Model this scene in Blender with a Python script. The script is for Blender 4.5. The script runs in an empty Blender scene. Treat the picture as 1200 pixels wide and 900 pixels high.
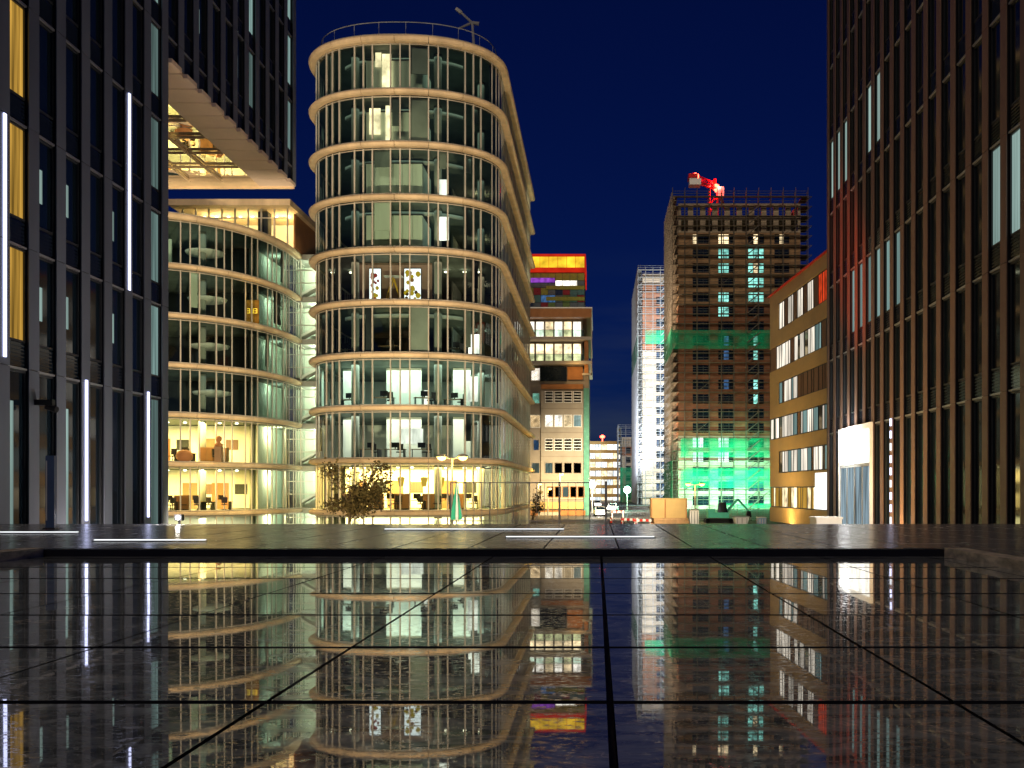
import bpy, math, random
from mathutils import Vector
random.seed(7)
R = math.radians
SC = bpy.context.scene
COL = SC.collection
F = 1157.0
def px(x, d): return (x-700.0)*d/F          # lateral metres of a photo column at depth d
def pz(y, d): return 1.0+(574.0-y)*d/F      # height of a photo row at depth d
STREET = -3.0

# ------------------------------------------------------------------ materials
def newmat(name):
    m = bpy.data.materials.new(name); m.use_nodes = True
    nt = m.node_tree; nt.nodes.clear()
    return m, nt, nt.nodes.new('ShaderNodeOutputMaterial')
def N(nt, t, **kw):
    n = nt.nodes.new(t)
    for k, v in kw.items():
        if hasattr(n, k) and k not in n.inputs: setattr(n, k, v)
        else: n.inputs[k].default_value = v
    return n
def c4(c): return (c[0], c[1], c[2], 1)
def surf(name, col, rough=.6, metal=0., var=.18, scale=1.5, bump=0., stretch=(1, 1, 1), ior=1.5, col2=None, detail=5., rvar=.1):
    m, nt, out = newmat(name)
    p = N(nt, 'ShaderNodeBsdfPrincipled'); p.inputs['Metallic'].default_value = metal
    p.inputs['IOR'].default_value = ior
    tc = N(nt, 'ShaderNodeTexCoord'); mp = N(nt, 'ShaderNodeMapping')
    mp.inputs['Scale'].default_value = stretch
    nz = N(nt, 'ShaderNodeTexNoise', Scale=scale, Detail=detail, Roughness=.6)
    L = nt.links.new
    L(tc.outputs['Object'], mp.inputs[0]); L(mp.outputs[0], nz.inputs['Vector'])
    rp = N(nt, 'ShaderNodeValToRGB')
    a = [max(0, x*(1-var)) for x in col]; b = [min(1, x*(1+var)) for x in (col2 or col)]
    rp.color_ramp.elements[0].position = .3; rp.color_ramp.elements[1].position = .7
    rp.color_ramp.elements[0].color = c4(a); rp.color_ramp.elements[1].color = c4(b)
    L(nz.outputs['Fac'], rp.inputs[0]); L(rp.outputs[0], p.inputs['Base Color'])
    mr = N(nt, 'ShaderNodeMapRange'); mr.inputs['To Min'].default_value = max(.0, rough-rvar); mr.inputs['To Max'].default_value = min(1, rough+rvar)
    L(nz.outputs['Fac'], mr.inputs[0]); L(mr.outputs[0], p.inputs['Roughness'])
    if bump:
        bp = N(nt, 'ShaderNodeBump', Strength=bump, Distance=.02)
        L(nz.outputs['Fac'], bp.inputs['Height']); L(bp.outputs[0], p.inputs['Normal'])
    L(p.outputs[0], out.inputs[0])
    return m
def emit(name, col, s, var=.0, scale=1., stretch=(1, 1, 1), objvar=0.):
    m, nt, out = newmat(name); L = nt.links.new
    e = N(nt, 'ShaderNodeEmission', Color=c4(col), Strength=s)
    src = None
    if var:
        tc = N(nt, 'ShaderNodeTexCoord'); mp = N(nt, 'ShaderNodeMapping'); mp.inputs['Scale'].default_value = stretch
        nz = N(nt, 'ShaderNodeTexNoise', Scale=scale, Detail=3.)
        L(tc.outputs['Object'], mp.inputs[0]); L(mp.outputs[0], nz.inputs['Vector'])
        mr = N(nt, 'ShaderNodeMapRange'); mr.inputs['From Min'].default_value = .3; mr.inputs['From Max'].default_value = .7
        mr.inputs['To Min'].default_value = s*(1-var); mr.inputs['To Max'].default_value = s*(1+var)
        L(nz.outputs['Fac'], mr.inputs[0]); src = mr.outputs[0]
    if objvar:
        oi = N(nt, 'ShaderNodeObjectInfo'); m2 = N(nt, 'ShaderNodeMapRange')
        m2.inputs['To Min'].default_value = 1-objvar; m2.inputs['To Max'].default_value = 1+objvar
        L(oi.outputs['Random'], m2.inputs[0])
        mu = N(nt, 'ShaderNodeMath', operation='MULTIPLY'); L(m2.outputs[0], mu.inputs[0])
        if src: L(src, mu.inputs[1])
        else: mu.inputs[1].default_value = s
        src = mu.outputs[0]
    if src: L(src, e.inputs['Strength'])
    L(e.outputs[0], out.inputs[0])
    return m
def glassmat(name, tint=(.8, .88, .84), ior=1.5, rough=0.0, wav=.0):
    m, nt, out = newmat(name); L = nt.links.new
    t = N(nt, 'ShaderNodeBsdfTransparent', Color=c4(tint)); g = N(nt, 'ShaderNodeBsdfGlossy', Roughness=rough)
    f = N(nt, 'ShaderNodeFresnel', IOR=ior); x = N(nt, 'ShaderNodeMixShader')
    if wav:
        tc = N(nt, 'ShaderNodeTexCoord'); nz = N(nt, 'ShaderNodeTexNoise', Scale=.7)
        bp = N(nt, 'ShaderNodeBump', Strength=wav, Distance=.05)
        L(tc.outputs['Object'], nz.inputs['Vector']); L(nz.outputs['Fac'], bp.inputs['Height']); L(bp.outputs[0], g.inputs['Normal'])
    L(f.outputs[0], x.inputs[0]); L(t.outputs[0], x.inputs[1]); L(g.outputs[0], x.inputs[2]); L(x.outputs[0], out.inputs[0])
    return m

M = {}
M['slate'] = surf('slate_metal', (.105, .125, .165), .42, .25, .22, .5, stretch=(1, 1, .25))
M['bronze'] = surf('bronze_metal', (.14, .088, .07), .45, .2, .2, .5, stretch=(1, 1, .25))
M['reveal'] = surf('black_reveal', (.008, .009, .011), .5)
M['darkglass'] = surf('dark_glass', (.006, .012, .018), .06, 0, .3, .4, ior=1.55, rvar=.03)
M['darkframe'] = surf('dark_frame', (.035, .04, .045), .4, .3)
M['louvre'] = surf('louvre_grey', (.008, .013, .019), .12, 0, .2, 1., rvar=.04)
M['jointmetal'] = surf('joint_metal', (.3, .32, .34), .35, .6)
M['soffit'] = surf('soffit_panel', (.62, .5, .42), .6, 0, .1, .6)
M['beige'] = surf('ledge_beige', (.68, .52, .33), .5, 0, .22, .7, stretch=(1, 1, .3), bump=.03)
M['ledgeline'] = surf('ledge_trim', (.5, .45, .38), .5)
M['mullion'] = surf('mullion_metal', (.6, .56, .48), .4, .2, .12, 1.)
M['concrete'] = surf('concrete', (.34, .35, .31), .8, 0, .16, .5)
M['ceiling'] = surf('ceiling_grey', (.2, .225, .2), .8, 0, .35, .35)
M['panel'] = surf('pale_panel', (.62, .68, .58), .6, 0, .1, .8, stretch=(3, 3, .2))
M['darkwall'] = surf('dark_partition', (.05, .055, .055), .7, 0, .5, .4)
M['whitewall'] = surf('white_wall', (.78, .76, .7), .8, 0, .06, .6)
M['brownwall'] = surf('brown_wall', (.2, .13, .1), .7, 0, .2, .6)
M['glass'] = glassmat('clear_glass', (.7, .82, .77), 1.62, 0, .15)
M['glassclear'] = glassmat('pale_glass', (.93, .96, .93), 1.4)
M['stone'] = surf('paving_stone', (.17, .175, .185), .24, 0, .3, 3., bump=.1, ior=1.55, rvar=.1)
M['kerbblack'] = surf('black_kerb', (.004, .004, .005), .6)
M['kerbstone'] = surf('kerb_stone', (.5, .43, .33), .6, 0, .6, 7., bump=.5, stretch=(1, .5, 1.4), rvar=.2)
M['asphalt'] = surf('asphalt', (.055, .055, .055), .45, 0, .3, .8, bump=.1)
M['gold'] = surf('gold_panel', (.5, .34, .15), .5, .1, .16, .6, stretch=(.4, .4, 1))
M['woodpanel'] = surf('brown_panel', (.2, .12, .085), .6, 0, .15, 2., stretch=(6, 6, .1))
M['buff'] = surf('buff_stone', (.29, .25, .205), .8, 0, .12, .5)
M['buff2'] = surf('buff_light', (.36, .32, .265), .8, 0, .1, .5)
M['rust'] = surf('rust_board', (.33, .15, .06), .6, 0, .15, 1.)
M['block'] = surf('block_wall', (.3, .19, .105), .9, 0, .35, .4)
M['brick'] = surf('raw_brick', (.2, .09, .05), .9, 0, .3, .5)
M['rawconc'] = surf('raw_concrete', (.33, .27, .2), .9, 0, .25, .3)
M['steel'] = surf('galvanised', (.42, .43, .43), .4, .5)
M['oldsteel'] = surf('weathered_steel', (.16, .13, .1), .5, .3, .3, 1.)
M['olddeck'] = surf('weathered_board', (.13, .095, .065), .8, 0, .3, 1.)
M['deck'] = surf('deck_board', (.3, .3, .29), .7, .2, .2, 1.)
M['netgreen'] = surf('green_net', (.03, .42, .2), .9, 0, .3, 1.)
M['cranered'] = surf('crane_red', (.62, .03, .02), .4)
M['lampmetal'] = surf('lamp_metal', (.35, .34, .3), .4, .5)
M['totem'] = surf('totem_navy', (.03, .05, .11), .25, .2)
M['black'] = surf('black_metal', (.02, .02, .022), .4, .3)
M['bark'] = surf('bark', (.09, .065, .04), .9, 0, .3, 4., bump=.3)
M['leaf'] = surf('leaf', (.03, .03, .012), .6, 0, .4, 3., col2=(.055, .04, .015))
M['container'] = surf('ochre_container', (.48, .33, .14), .6, 0, .12, .6)
M['timber'] = surf('timber', (.4, .24, .12), .8, 0, .25, 2.)
M['whitepaint'] = surf('white_paint', (.78, .78, .76), .45, 0, .05)
M['redpaint'] = surf('red_paint', (.55, .04, .03), .45, 0, .08)
M['greenpaint'] = surf('green_paint', (.1, .5, .36), .5, 0, .1)
M['parasol'] = surf('parasol_cloth', (.05, .42, .26), .8, 0, .15, 2.)
M['carwhite'] = surf('car_white', (.7, .7, .7), .2)
M['cargrey'] = surf('car_grey', (.12, .13, .15), .2)
M['tyre'] = surf('tyre', (.02, .02, .02), .8)
M['wood'] = surf('desk_wood', (.3, .19, .1), .5)
M['chairdark'] = surf('chair_dark', (.035, .03, .03), .6)
# emitters: lit windows, lamps, backlit boxes
E = {}
E['led'] = emit('led_strip', (.62, .66, 1.), 2.6)
E['floorled'] = emit('floor_led', (.92, .96, 1.), 1.25)
E['goldwin'] = emit('lit_curtain_gold', (.75, .42, .07), .42, .75, 1., (9, 9, .25), .3)
E['palewin'] = emit('lit_blind_pale', (.5, .72, .66), .4, .5, 1., (7, 7, .12), .35)
E['palewin2'] = emit('lit_blind_dim', (.42, .66, .62), .26, .5, 1., (7, 7, .15), .5)
E['warmwin'] = emit('lit_room_warm', (1., .78, .45), 1.3, .6, 1.1, (1, 1, 1), .35)
E['whitewin'] = emit('lit_room_white', (1., .95, .82), 1.5, .5, 1.2, (1.2, 1.2, .5), .4)
E['coolwin'] = emit('lit_room_cool', (.85, .95, 1.), 1.2, .7, 1., (4, 4, .3), .4)
E['ribbonwin'] = emit('lit_ribbon_window', (1., .9, .74), .72, .7, 1., (5, 5, .3), .35)
E['greenwin'] = emit('lit_room_green', (.35, 1., .85), .75, .6, 1.3, (1, 1, 1), .4)
E['bluewin'] = emit('lit_room_blue', (.1, .25, .55), .35, .5, 1.3)
E['redwin'] = emit('lit_room_red', (.9, .08, .02), .5, .5, 1.3)
E['capyellow'] = emit('backlit_yellow', (1., .6, .03), .85, .55, .35)
E['capred'] = emit('backlit_red', (.75, .03, .01), .55, .3, .3)
E['purple'] = emit('neon_purple', (.55, .12, 1.), .4, .5, 1.)
E['lampwarm'] = emit('lamp_warm', (1., .62, .12), 9.)
E['lampwhite'] = emit('lamp_white', (.95, .97, 1.), 14.)
E['lampgreen'] = emit('lamp_green_white', (.55, 1., .8), 16.)
E['beacon'] = emit('beacon_red', (1., .06, .03), 14.)
E['signgold'] = emit('sign_gold', (1., .62, .05), 1.3)
E['signwhite'] = emit('sign_white', (1., 1., 1.), 1.6)
E['ceil'] = emit('ceiling_lamp', (1., .88, .62), 7.)
E['headlamp'] = emit('head_lamp', (1., .95, .85), 14.)
E['taillamp'] = emit('tail_lamp', (1., .05, .02), 5.)

# ------------------------------------------------------------------ mesh builder
class MB:
    def __init__(s): s.v = []; s.f = []; s.mi = []; s.m = 0
    def mat(s, i): s.m = i; return s
    def face(s, pts):
        i = len(s.v); s.v += [tuple(p) for p in pts]; s.f.append(tuple(range(i, i+len(pts)))); s.mi.append(s.m); return s
    def hexa(s, p):   # 8 pts: bottom ring 0-3, top ring 4-7
        i = len(s.v); s.v += [tuple(q) for q in p]
        for a in ((3, 2, 1, 0), (4, 5, 6, 7), (0, 1, 5, 4), (1, 2, 6, 5), (2, 3, 7, 6), (3, 0, 4, 7)):
            s.f.append(tuple(i+k for k in a)); s.mi.append(s.m)
        return s
    def box(s, x0, x1, y0, y1, z0, z1):
        return s.hexa([(x0, y0, z0), (x1, y0, z0), (x1, y1, z0), (x0, y1, z0), (x0, y0, z1), (x1, y0, z1), (x1, y1, z1), (x0, y1, z1)])
    def obox(s, c, t, n, hw, hn, z0, z1):  # oriented: centre 2d, tangent, normal, half sizes
        q = [(c[0]+a*t[0]*hw+b*n[0]*hn, c[1]+a*t[1]*hw+b*n[1]*hn) for a, b in ((-1, -1), (1, -1), (1, 1), (-1, 1))]
        return s.hexa([(x, y, z0) for x, y in q]+[(x, y, z1) for x, y in q])
    def tube(s, p0, p1, r0, r1=None, n=8):
        r1 = r0 if r1 is None else r1
        a, b = Vector(p0), Vector(p1); d = (b-a).normalized()
        u = d.cross(Vector((0, 0, 1)) if abs(d.z) < .9 else Vector((1, 0, 0))).normalized(); w = d.cross(u)
        i = len(s.v)
        for c, r in ((a, r0), (b, r1)):
            for k in range(n):
                t = 2*math.pi*k/n; s.v.append(tuple(c+u*math.cos(t)*r+w*math.sin(t)*r))
        for k in range(n):
            j = (k+1) % n; s.f.append((i+k, i+n+k, i+n+j, i+j)); s.mi.append(s.m)
        s.f.append(tuple(i+k for k in range(n))); s.mi.append(s.m)
        s.f.append(tuple(i+n+k for k in reversed(range(n)))); s.mi.append(s.m)
        return s
    def lathe(s, c, prof, n=16):   # prof [(r,z)]
        i = len(s.v)
        for r, z in prof:
            for k in range(n):
                t = 2*math.pi*k/n; s.v.append((c[0]+r*math.cos(t), c[1]+r*math.sin(t), c[2]+z))
        for a in range(len(prof)-1):
            for k in range(n):
                j = (k+1) % n
                s.f.append((i+a*n+k, i+a*n+j, i+a*n+n+j, i+a*n+n+k)); s.mi.append(s.m)
        s.f.append(tuple(i+k for k in reversed(range(n)))); s.mi.append(s.m)
        b = i+(len(prof)-1)*n; s.f.append(tuple(b+k for k in range(n))); s.mi.append(s.m)
        return s
    def prism(s, pts, z0, z1):
        n = len(pts); i = len(s.v)
        s.v += [(x, y, z0) for x, y in pts]+[(x, y, z1) for x, y in pts]
        s.f.append(tuple(i+k for k in reversed(range(n)))); s.f.append(tuple(i+n+k for k in range(n))); s.mi += [s.m, s.m]
        for k in range(n):
            j = (k+1) % n; s.f.append((i+k, i+j, i+n+j, i+n+k)); s.mi.append(s.m)
        return s
    def sweep(s, prof, path, nor, closed=False):  # prof [(off,z)] along 2d path
        m = len(prof); i = len(s.v)
        for p, n in zip(path, nor):
            for o, z in prof: s.v.append((p[0]+n[0]*o, p[1]+n[1]*o, z))
        r = m if closed else m-1
        for a in range(len(path)-1):
            for k in range(r):
                j = (k+1) % m
                s.f.append((i+a*m+k, i+a*m+m+k, i+a*m+m+j, i+a*m+j)); s.mi.append(s.m)
        if closed:
            s.f.append(tuple(i+k for k in range(m))); b = i+(len(path)-1)*m; s.f.append(tuple(b+k for k in reversed(range(m)))); s.mi += [s.m, s.m]
        return s
    def build(s, name, mat, parent=None, smooth=False):
        off = Vector((0, 0, 0)); q = parent
        while q is not None: off += q.location; q = q.parent
        me = bpy.data.meshes.new(name)
        me.from_pydata([(x-off.x, y-off.y, z-off.z) for x, y, z in s.v], [], s.f)
        for mm in (mat if isinstance(mat, (list, tuple)) else [mat]): me.materials.append(mm)
        me.polygons.foreach_set('material_index', s.mi)
        if smooth: me.polygons.foreach_set('use_smooth', [True]*len(s.f))
        me.update()
        o = bpy.data.objects.new(name, me); COL.objects.link(o)
        if parent is not None: o.parent = parent
        return o
def thing(name, label, cat, loc=(0, 0, 0), group=None):
    o = bpy.data.objects.new(name, None); COL.objects.link(o); o.location = loc; o.empty_display_size = .3
    o['label'] = label; o['category'] = cat
    if group: o['group'] = group
    return o
def tag(o, label=None, cat=None, group=None, kind=None):
    for k, v in (('label', label), ('category', cat), ('group', group), ('kind', kind)):
        if v: o[k] = v
    return o
KIDS = {}
def copy_tree(o, parent=None):
    c = o.copy(); COL.objects.link(c); c.parent = parent
    for ch in [x for x in o.children]: copy_tree(ch, c)
    return c
def place(proto, used, loc, rz=0, label=None, group=None):
    o = proto if not used else copy_tree(proto)
    o.location = loc; o.rotation_euler = (0, 0, rz)
    if label: o['label'] = label
    if group: o['group'] = group
    return o
def point(loc, col, w, r=.12, name='point_light'):  # generic name: serves room lamps, street lamps and added fill lights
    l = bpy.data.lights.new(name, 'POINT'); l.energy = w; l.color = col; l.shadow_soft_size = r
    o = bpy.data.objects.new(name, l); o.location = loc; COL.objects.link(o); o.visible_glossy = False; return o
def spot(loc, to, col, w, ang=90, blend=.6, r=.15, name='flood_light'):
    l = bpy.data.lights.new(name, 'SPOT'); l.energy = w; l.color = col; l.shadow_soft_size = r; l.spot_size = R(ang); l.spot_blend = blend
    o = bpy.data.objects.new(name, l); o.location = loc
    o.rotation_euler = (Vector(to)-Vector(loc)).to_track_quat('-Z', 'Y').to_euler(); COL.objects.link(o); o.visible_glossy = False; return o
def area(loc, to, col, w, sx, sy, name='light_strip'):
    l = bpy.data.lights.new(name, 'AREA'); l.shape = 'RECTANGLE'; l.size = sx; l.size_y = sy; l.energy = w; l.color = col
    o = bpy.data.objects.new(name, l); o.location = loc
    o.rotation_euler = (Vector(to)-Vector(loc)).to_track_quat('-Z', 'Y').to_euler(); COL.objects.link(o); o.visible_glossy = False; return o

# ------------------------------------------------------------------ camera, world, sun
cam = bpy.data.cameras.new('camera'); co = bpy.data.objects.new('camera', cam); COL.objects.link(co)
co.location = (0, 0, 1.0); co.rotation_euler = (R(90), 0, 0)
cam.sensor_width = 36; cam.lens = F/1200*36; cam.shift_x = -100/1200; cam.shift_y = 124/1200
cam.clip_start = .05; cam.clip_end = 6000
SC.camera = co
SUN_EL, SUN_AZ = 19.0, 187.0
w = bpy.data.worlds.new('World'); SC.world = w; w.use_nodes = True
nt = w.node_tree; nt.nodes.clear(); L = nt.links.new
wo = nt.nodes.new('ShaderNodeOutputWorld'); bg = nt.nodes.new('ShaderNodeBackground')
sky = nt.nodes.new('ShaderNodeTexSky'); sky.sky_type = 'NISHITA'; sky.sun_disc = False
sky.sun_elevation = R(SUN_EL); sky.sun_rotation = R(SUN_AZ); sky.ozone_density = 4.; sky.air_density = 1.2; sky.dust_density = .3
hs = nt.nodes.new('ShaderNodeMix'); hs.data_type = 'RGBA'; hs.blend_type = 'MULTIPLY'; hs.inputs[0].default_value = 1.
hs.inputs[7].default_value = (.0045, .0145, .078, 1)
L(sky.outputs[0], hs.inputs[6])
# thin night cloud low over the horizon
tc = nt.nodes.new('ShaderNodeTexCoord'); mp = nt.nodes.new('ShaderNodeMapping'); mp.inputs['Scale'].default_value = (1.2, 1.2, 9)
nz = N(nt, 'ShaderNodeTexNoise', Scale=2.6, Detail=6., Roughness=.55)
L(tc.outputs['Generated'], mp.inputs[0]); L(mp.outputs[0], nz.inputs['Vector'])
sx = nt.nodes.new('ShaderNodeSeparateXYZ'); L(tc.outputs['Generated'], sx.inputs[0])
mr = nt.nodes.new('ShaderNodeMapRange'); mr.inputs[1].default_value = .02; mr.inputs[2].default_value = .24; mr.inputs[3].default_value = 1; mr.inputs[4].default_value = 0
L(sx.outputs['Z'], mr.inputs[0])
m2 = nt.nodes.new('ShaderNodeMapRange'); m2.inputs[1].default_value = .45; m2.inputs[2].default_value = .7
L(nz.outputs['Fac'], m2.inputs[0])
mu = nt.nodes.new('ShaderNodeMath'); mu.operation = 'MULTIPLY'; L(mr.outputs[0], mu.inputs[0]); L(m2.outputs[0], mu.inputs[1])
mu2 = nt.nodes.new('ShaderNodeMath'); mu2.operation = 'MULTIPLY'; mu2.inputs[1].default_value = .8; L(mu.outputs[0], mu2.inputs[0])
cm = nt.nodes.new('ShaderNodeMix'); cm.data_type = 'RGBA'; cm.inputs[7].default_value = (.2, .3, .6, 1)
L(mu2.outputs[0], cm.inputs[0]); L(hs.outputs[2], cm.inputs[6]); L(cm.outputs[2], bg.inputs[0])
bg.inputs[1].default_value = .1
L(bg.outputs[0], wo.inputs[0])
sl = bpy.data.lights.new('sun', 'SUN'); so = bpy.data.objects.new('sun', sl); COL.objects.link(so)
sl.energy = .85; sl.angle = R(14); sl.color = (1., .8, .56)  # added warm light standing in for city glow behind the camera
so.rotation_euler = (R(90-SUN_EL), 0, R(180-SUN_AZ)+0)
so.location = (0, -30, 40); so.visible_glossy = False
SC.view_settings.view_transform = 'Standard'; SC.view_settings.look = 'None'; SC.view_settings.exposure = .3; SC.view_settings.gamma = 1
SC.cycles.use_denoising = True
SC.cycles.max_bounces = 10; SC.cycles.transparent_max_bounces = 24; SC.cycles.diffuse_bounces = 3; SC.cycles.glossy_bounces = 5
SC.cycles.sample_clamp_indirect = 6; SC.cycles.caustics_reflective = False; SC.cycles.caustics_refractive = False
# ------------------------------------------------------------------ setting: street, terrace, reflecting basin
b = MB(); b.face([(-1500, -300, STREET), (1500, -300, STREET), (1500, 3500, STREET), (-1500, 3500, STREET)])
tag(b.build('street', M['asphalt']), kind='structure')

def slabmat():
    m, nt, out = newmat('wet_marble'); L = nt.links.new
    p = N(nt, 'ShaderNodeBsdfPrincipled'); p.inputs['IOR'].default_value = 2.6
    geo = N(nt, 'ShaderNodeNewGeometry'); tc = N(nt, 'ShaderNodeTexCoord')
    ad = N(nt, 'ShaderNodeVectorMath', operation='ADD'); sc = N(nt, 'ShaderNodeVectorMath', operation='SCALE')
    cb = N(nt, 'ShaderNodeCombineXYZ'); L(geo.outputs['Random Per Island'], cb.inputs[0]); L(geo.outputs['Random Per Island'], cb.inputs[1])
    L(cb.outputs[0], sc.inputs[0]); sc.inputs['Scale'].default_value = 37.
    L(tc.outputs['Object'], ad.inputs[0]); L(sc.outputs[0], ad.inputs[1])
    mp = N(nt, 'ShaderNodeMapping'); mp.inputs['Scale'].default_value = (1., 1.9, 1); L(ad.outputs[0], mp.inputs[0])
    n1 = N(nt, 'ShaderNodeTexNoise', Scale=2.2, Detail=9., Roughness=.68, Distortion=1.2); L(mp.outputs[0], n1.inputs['Vector'])
    n2 = N(nt, 'ShaderNodeTexNoise', Scale=15., Detail=7., Roughness=.75); L(mp.outputs[0], n2.inputs['Vector'])
    # base: dark stone, grey flecks painting in glossy highlights, thin pale veins at mid noise
    r1 = N(nt, 'ShaderNodeValToRGB'); e = r1.color_ramp.elements
    e[0].position = .30; e[0].color = (.03, .035, .037, 1); e[1].position = .72; e[1].color = (.4, .45, .47, 1)
    L(n1.outputs['Fac'], r1.inputs[0])
    r2 = N(nt, 'ShaderNodeValToRGB'); e = r2.color_ramp.elements
    e[0].position = .498; e[0].color = (0, 0, 0, 1); e[1].position = .506; e[1].color = (1, 1, 1, 1)
    k = e.new(.514); k.color = (0, 0, 0, 1); nv = N(nt, 'ShaderNodeTexNoise', Scale=.75, Detail=7., Roughness=.6, Distortion=2.2); L(mp.outputs[0], nv.inputs['Vector']); L(nv.outputs['Fac'], r2.inputs[0])
    r3 = N(nt, 'ShaderNodeValToRGB'); e = r3.color_ramp.elements
    e[0].position = .55; e[0].color = (0, 0, 0, 1); e[1].position = .72; e[1].color = (1, 1, 1, 1); L(n2.outputs['Fac'], r3.inputs[0])
    n3 = N(nt, 'ShaderNodeTexNoise', Scale=.9, Detail=2.); L(mp.outputs[0], n3.inputs['Vector'])
    r4 = N(nt, 'ShaderNodeValToRGB'); e = r4.color_ramp.elements
    e[0].position = .5; e[0].color = (0, 0, 0, 1); e[1].position = .62; e[1].color = (1, 1, 1, 1); L(n3.outputs['Fac'], r4.inputs[0])
    vm = N(nt, 'ShaderNodeMath', operation='MULTIPLY'); L(r2.outputs[0], vm.inputs[0]); L(r4.outputs[0], vm.inputs[1])
    x1 = N(nt, 'ShaderNodeMix', data_type='RGBA'); x1.inputs[7].default_value = (.75, .66, .54, 1)
    L(vm.outputs[0], x1.inputs[0]); L(r1.outputs[0], x1.inputs[6])
    f = N(nt, 'ShaderNodeMath', operation='MULTIPLY'); f.inputs[1].default_value = .8; L(r3.outputs[0], f.inputs[0])
    x2 = N(nt, 'ShaderNodeMix', data_type='RGBA'); x2.inputs[7].default_value = (.5, .46, .4, 1)
    L(f.outputs[0], x2.inputs[0]); L(x1.outputs[2], x2.inputs[6]); L(x2.outputs[2], p.inputs['Base Color'])
    # roughness: mirror with dull flecks
    ra = N(nt, 'ShaderNodeMapRange'); ra.inputs['From Min'].default_value = .35; ra.inputs['From Max'].default_value = .75
    ra.inputs['To Min'].default_value = .0; ra.inputs['To Max'].default_value = .006; L(n1.outputs['Fac'], ra.inputs[0])
    rb = N(nt, 'ShaderNodeMath', operation='MULTIPLY_ADD'); rb.inputs[1].default_value = .13; L(r3.outputs[0], rb.inputs[0]); L(ra.outputs[0], rb.inputs[2])
    L(rb.outputs[0], p.inputs['Roughness'])
    bp = N(nt, 'ShaderNodeBump', Strength=.009, Distance=.003); L(n1.outputs['Fac'], bp.inputs['Height'])
    bq = N(nt, 'ShaderNodeBump', Strength=.05, Distance=.002); L(r3.outputs[0], bq.inputs['Height']); L(bp.outputs[0], bq.inputs['Normal'])
    L(bq.outputs[0], p.inputs['Normal'])
    L(p.outputs[0], out.inputs[0]); return m
M['wet'] = slabmat()
PX0, PX1, PY1 = -8.3, 5.2, 14.8
b = MB(); rnd = random.Random(5)
for i in range(-6, 5):
    for j in range(-5, 8):
        g = .012; gl = .017 if i == 0 else g; gr = .017 if i == -1 else g
        x0 = max(PX0, .06+1.62*i+gl); x1 = min(PX1, .06+1.62*(i+1)-gr)
        y0 = 4.646+1.62*j+.04; y1 = min(PY1, 4.646+1.62*(j+1)-.04)
        if x1-x0 < .1 or y1-y0 < .1: continue
        tx, ty = rnd.uniform(-.0018, .0018), rnd.uniform(-.0016, .0016)
        zc = lambda x, y: tx*(x-(x0+x1)/2)+ty*(y-(y0+y1)/2)
        b.mat(1); b.hexa([(x0, y0, -.09), (x1, y0, -.09), (x1, y1, -.09), (x0, y1, -.09)]+[(x, y, zc(x, y)) for x, y in ((x0, y0), (x1, y0), (x1, y1), (x0, y1))]); b.mi[-5] = 0
tag(b.build('pool_floor', [M['wet'], M['kerbblack']]), kind='structure')
b = MB(); b.box(PX0-.2, PX1+.2, -6, PY1+.2, -.3, -.1); tag(b.build('pool_ground', M['kerbblack']), kind='structure')
# terrace slabs round the basin
b = MB(); rnd = random.Random(9)
T = .1; W = 1.16
def paves(xa, xb, ya, yb):
    ny = max(1, round((yb-ya)/1.42)); dy = (yb-ya)/ny
    k0 = math.floor((xa-.33)/W)
    for j in range(ny):
        for i in range(k0, math.ceil((xb-.33)/W)):
            x0 = max(xa, .33+W*i+.014); x1 = min(xb, .33+W*(i+1)-.014)
            if x1-x0 < .05: continue
            h = rnd.uniform(-.002, .002)
            b.box(x0, x1, ya+dy*j+.008, ya+dy*(j+1)-.008, -.02, T+h)
paves(-30, 34, PY1+.32, 26.0); paves(PX1+.34, 16, 2.0, PY1+.3); paves(-17, PX0-.34, 2.0, PY1+.3)
tag(b.build('terrace_paving', M['stone']), kind='structure')
b = MB(); b.box(-30, 34, PY1+.22, 26.05, -3.2, T-.03); b.box(PX1+.24, 34, -6, PY1+.22, -3.2, T-.03); b.box(-30, PX0-.24, -6, PY1+.22, -3.2, T-.03)
tag(b.build('terrace_ground', M['kerbblack']), kind='structure')
b = MB(); b.box(PX0-.3, PX1+.3, PY1, PY1+.3, -.2, T+.004); tag(b.build('pool_kerb', M['kerbblack']), kind='structure')
b = MB(); b.box(PX1, PX1+.3, -4, PY1-.004, -.2, T+.03); b.box(PX0-.3, PX0, -4, PY1-.004, -.2, T+.03)
tag(b.build('side_kerb', M['kerbstone']), kind='structure')
b = MB(); b.box(-14, 10.5, 26.1, 31.5, -3.2, -.25); tag(b.build('lower_terrace', M['stone']), kind='structure')
# light bars let into the terrace
def bar(x0, x1, d, label):
    t = thing('floor_light', label, 'floor light', (0, 0, 0), 'light bars on the terrace paving')
    b = MB(); b.box(x0, x1, d-.05, d+.05, T+.004, T+.02); b.build('housing', M['black'], t)
    b = MB(); b.box(x0+.02, x1-.02, d-.04, d+.04, T+.021, T+.036); b.build('light_strip', E['floorled'], t)
bar(px(450, 22), px(662, 22), 22.0, 'glowing white floor light bar on paving in front of the tall rounded building')
bar(px(592, 18.4), px(768, 18.4), 18.4, 'white floor light bar nearest the pool edge, before the stacked buff office')
bar(px(110, 17.2), px(242, 17.2), 17.2, 'short white floor light bar on paving near the low pool edge')
bar(px(-20, 20.4), px(92, 20.4), 20.4, 'white floor light bar beside the dark blue totem post')

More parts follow.
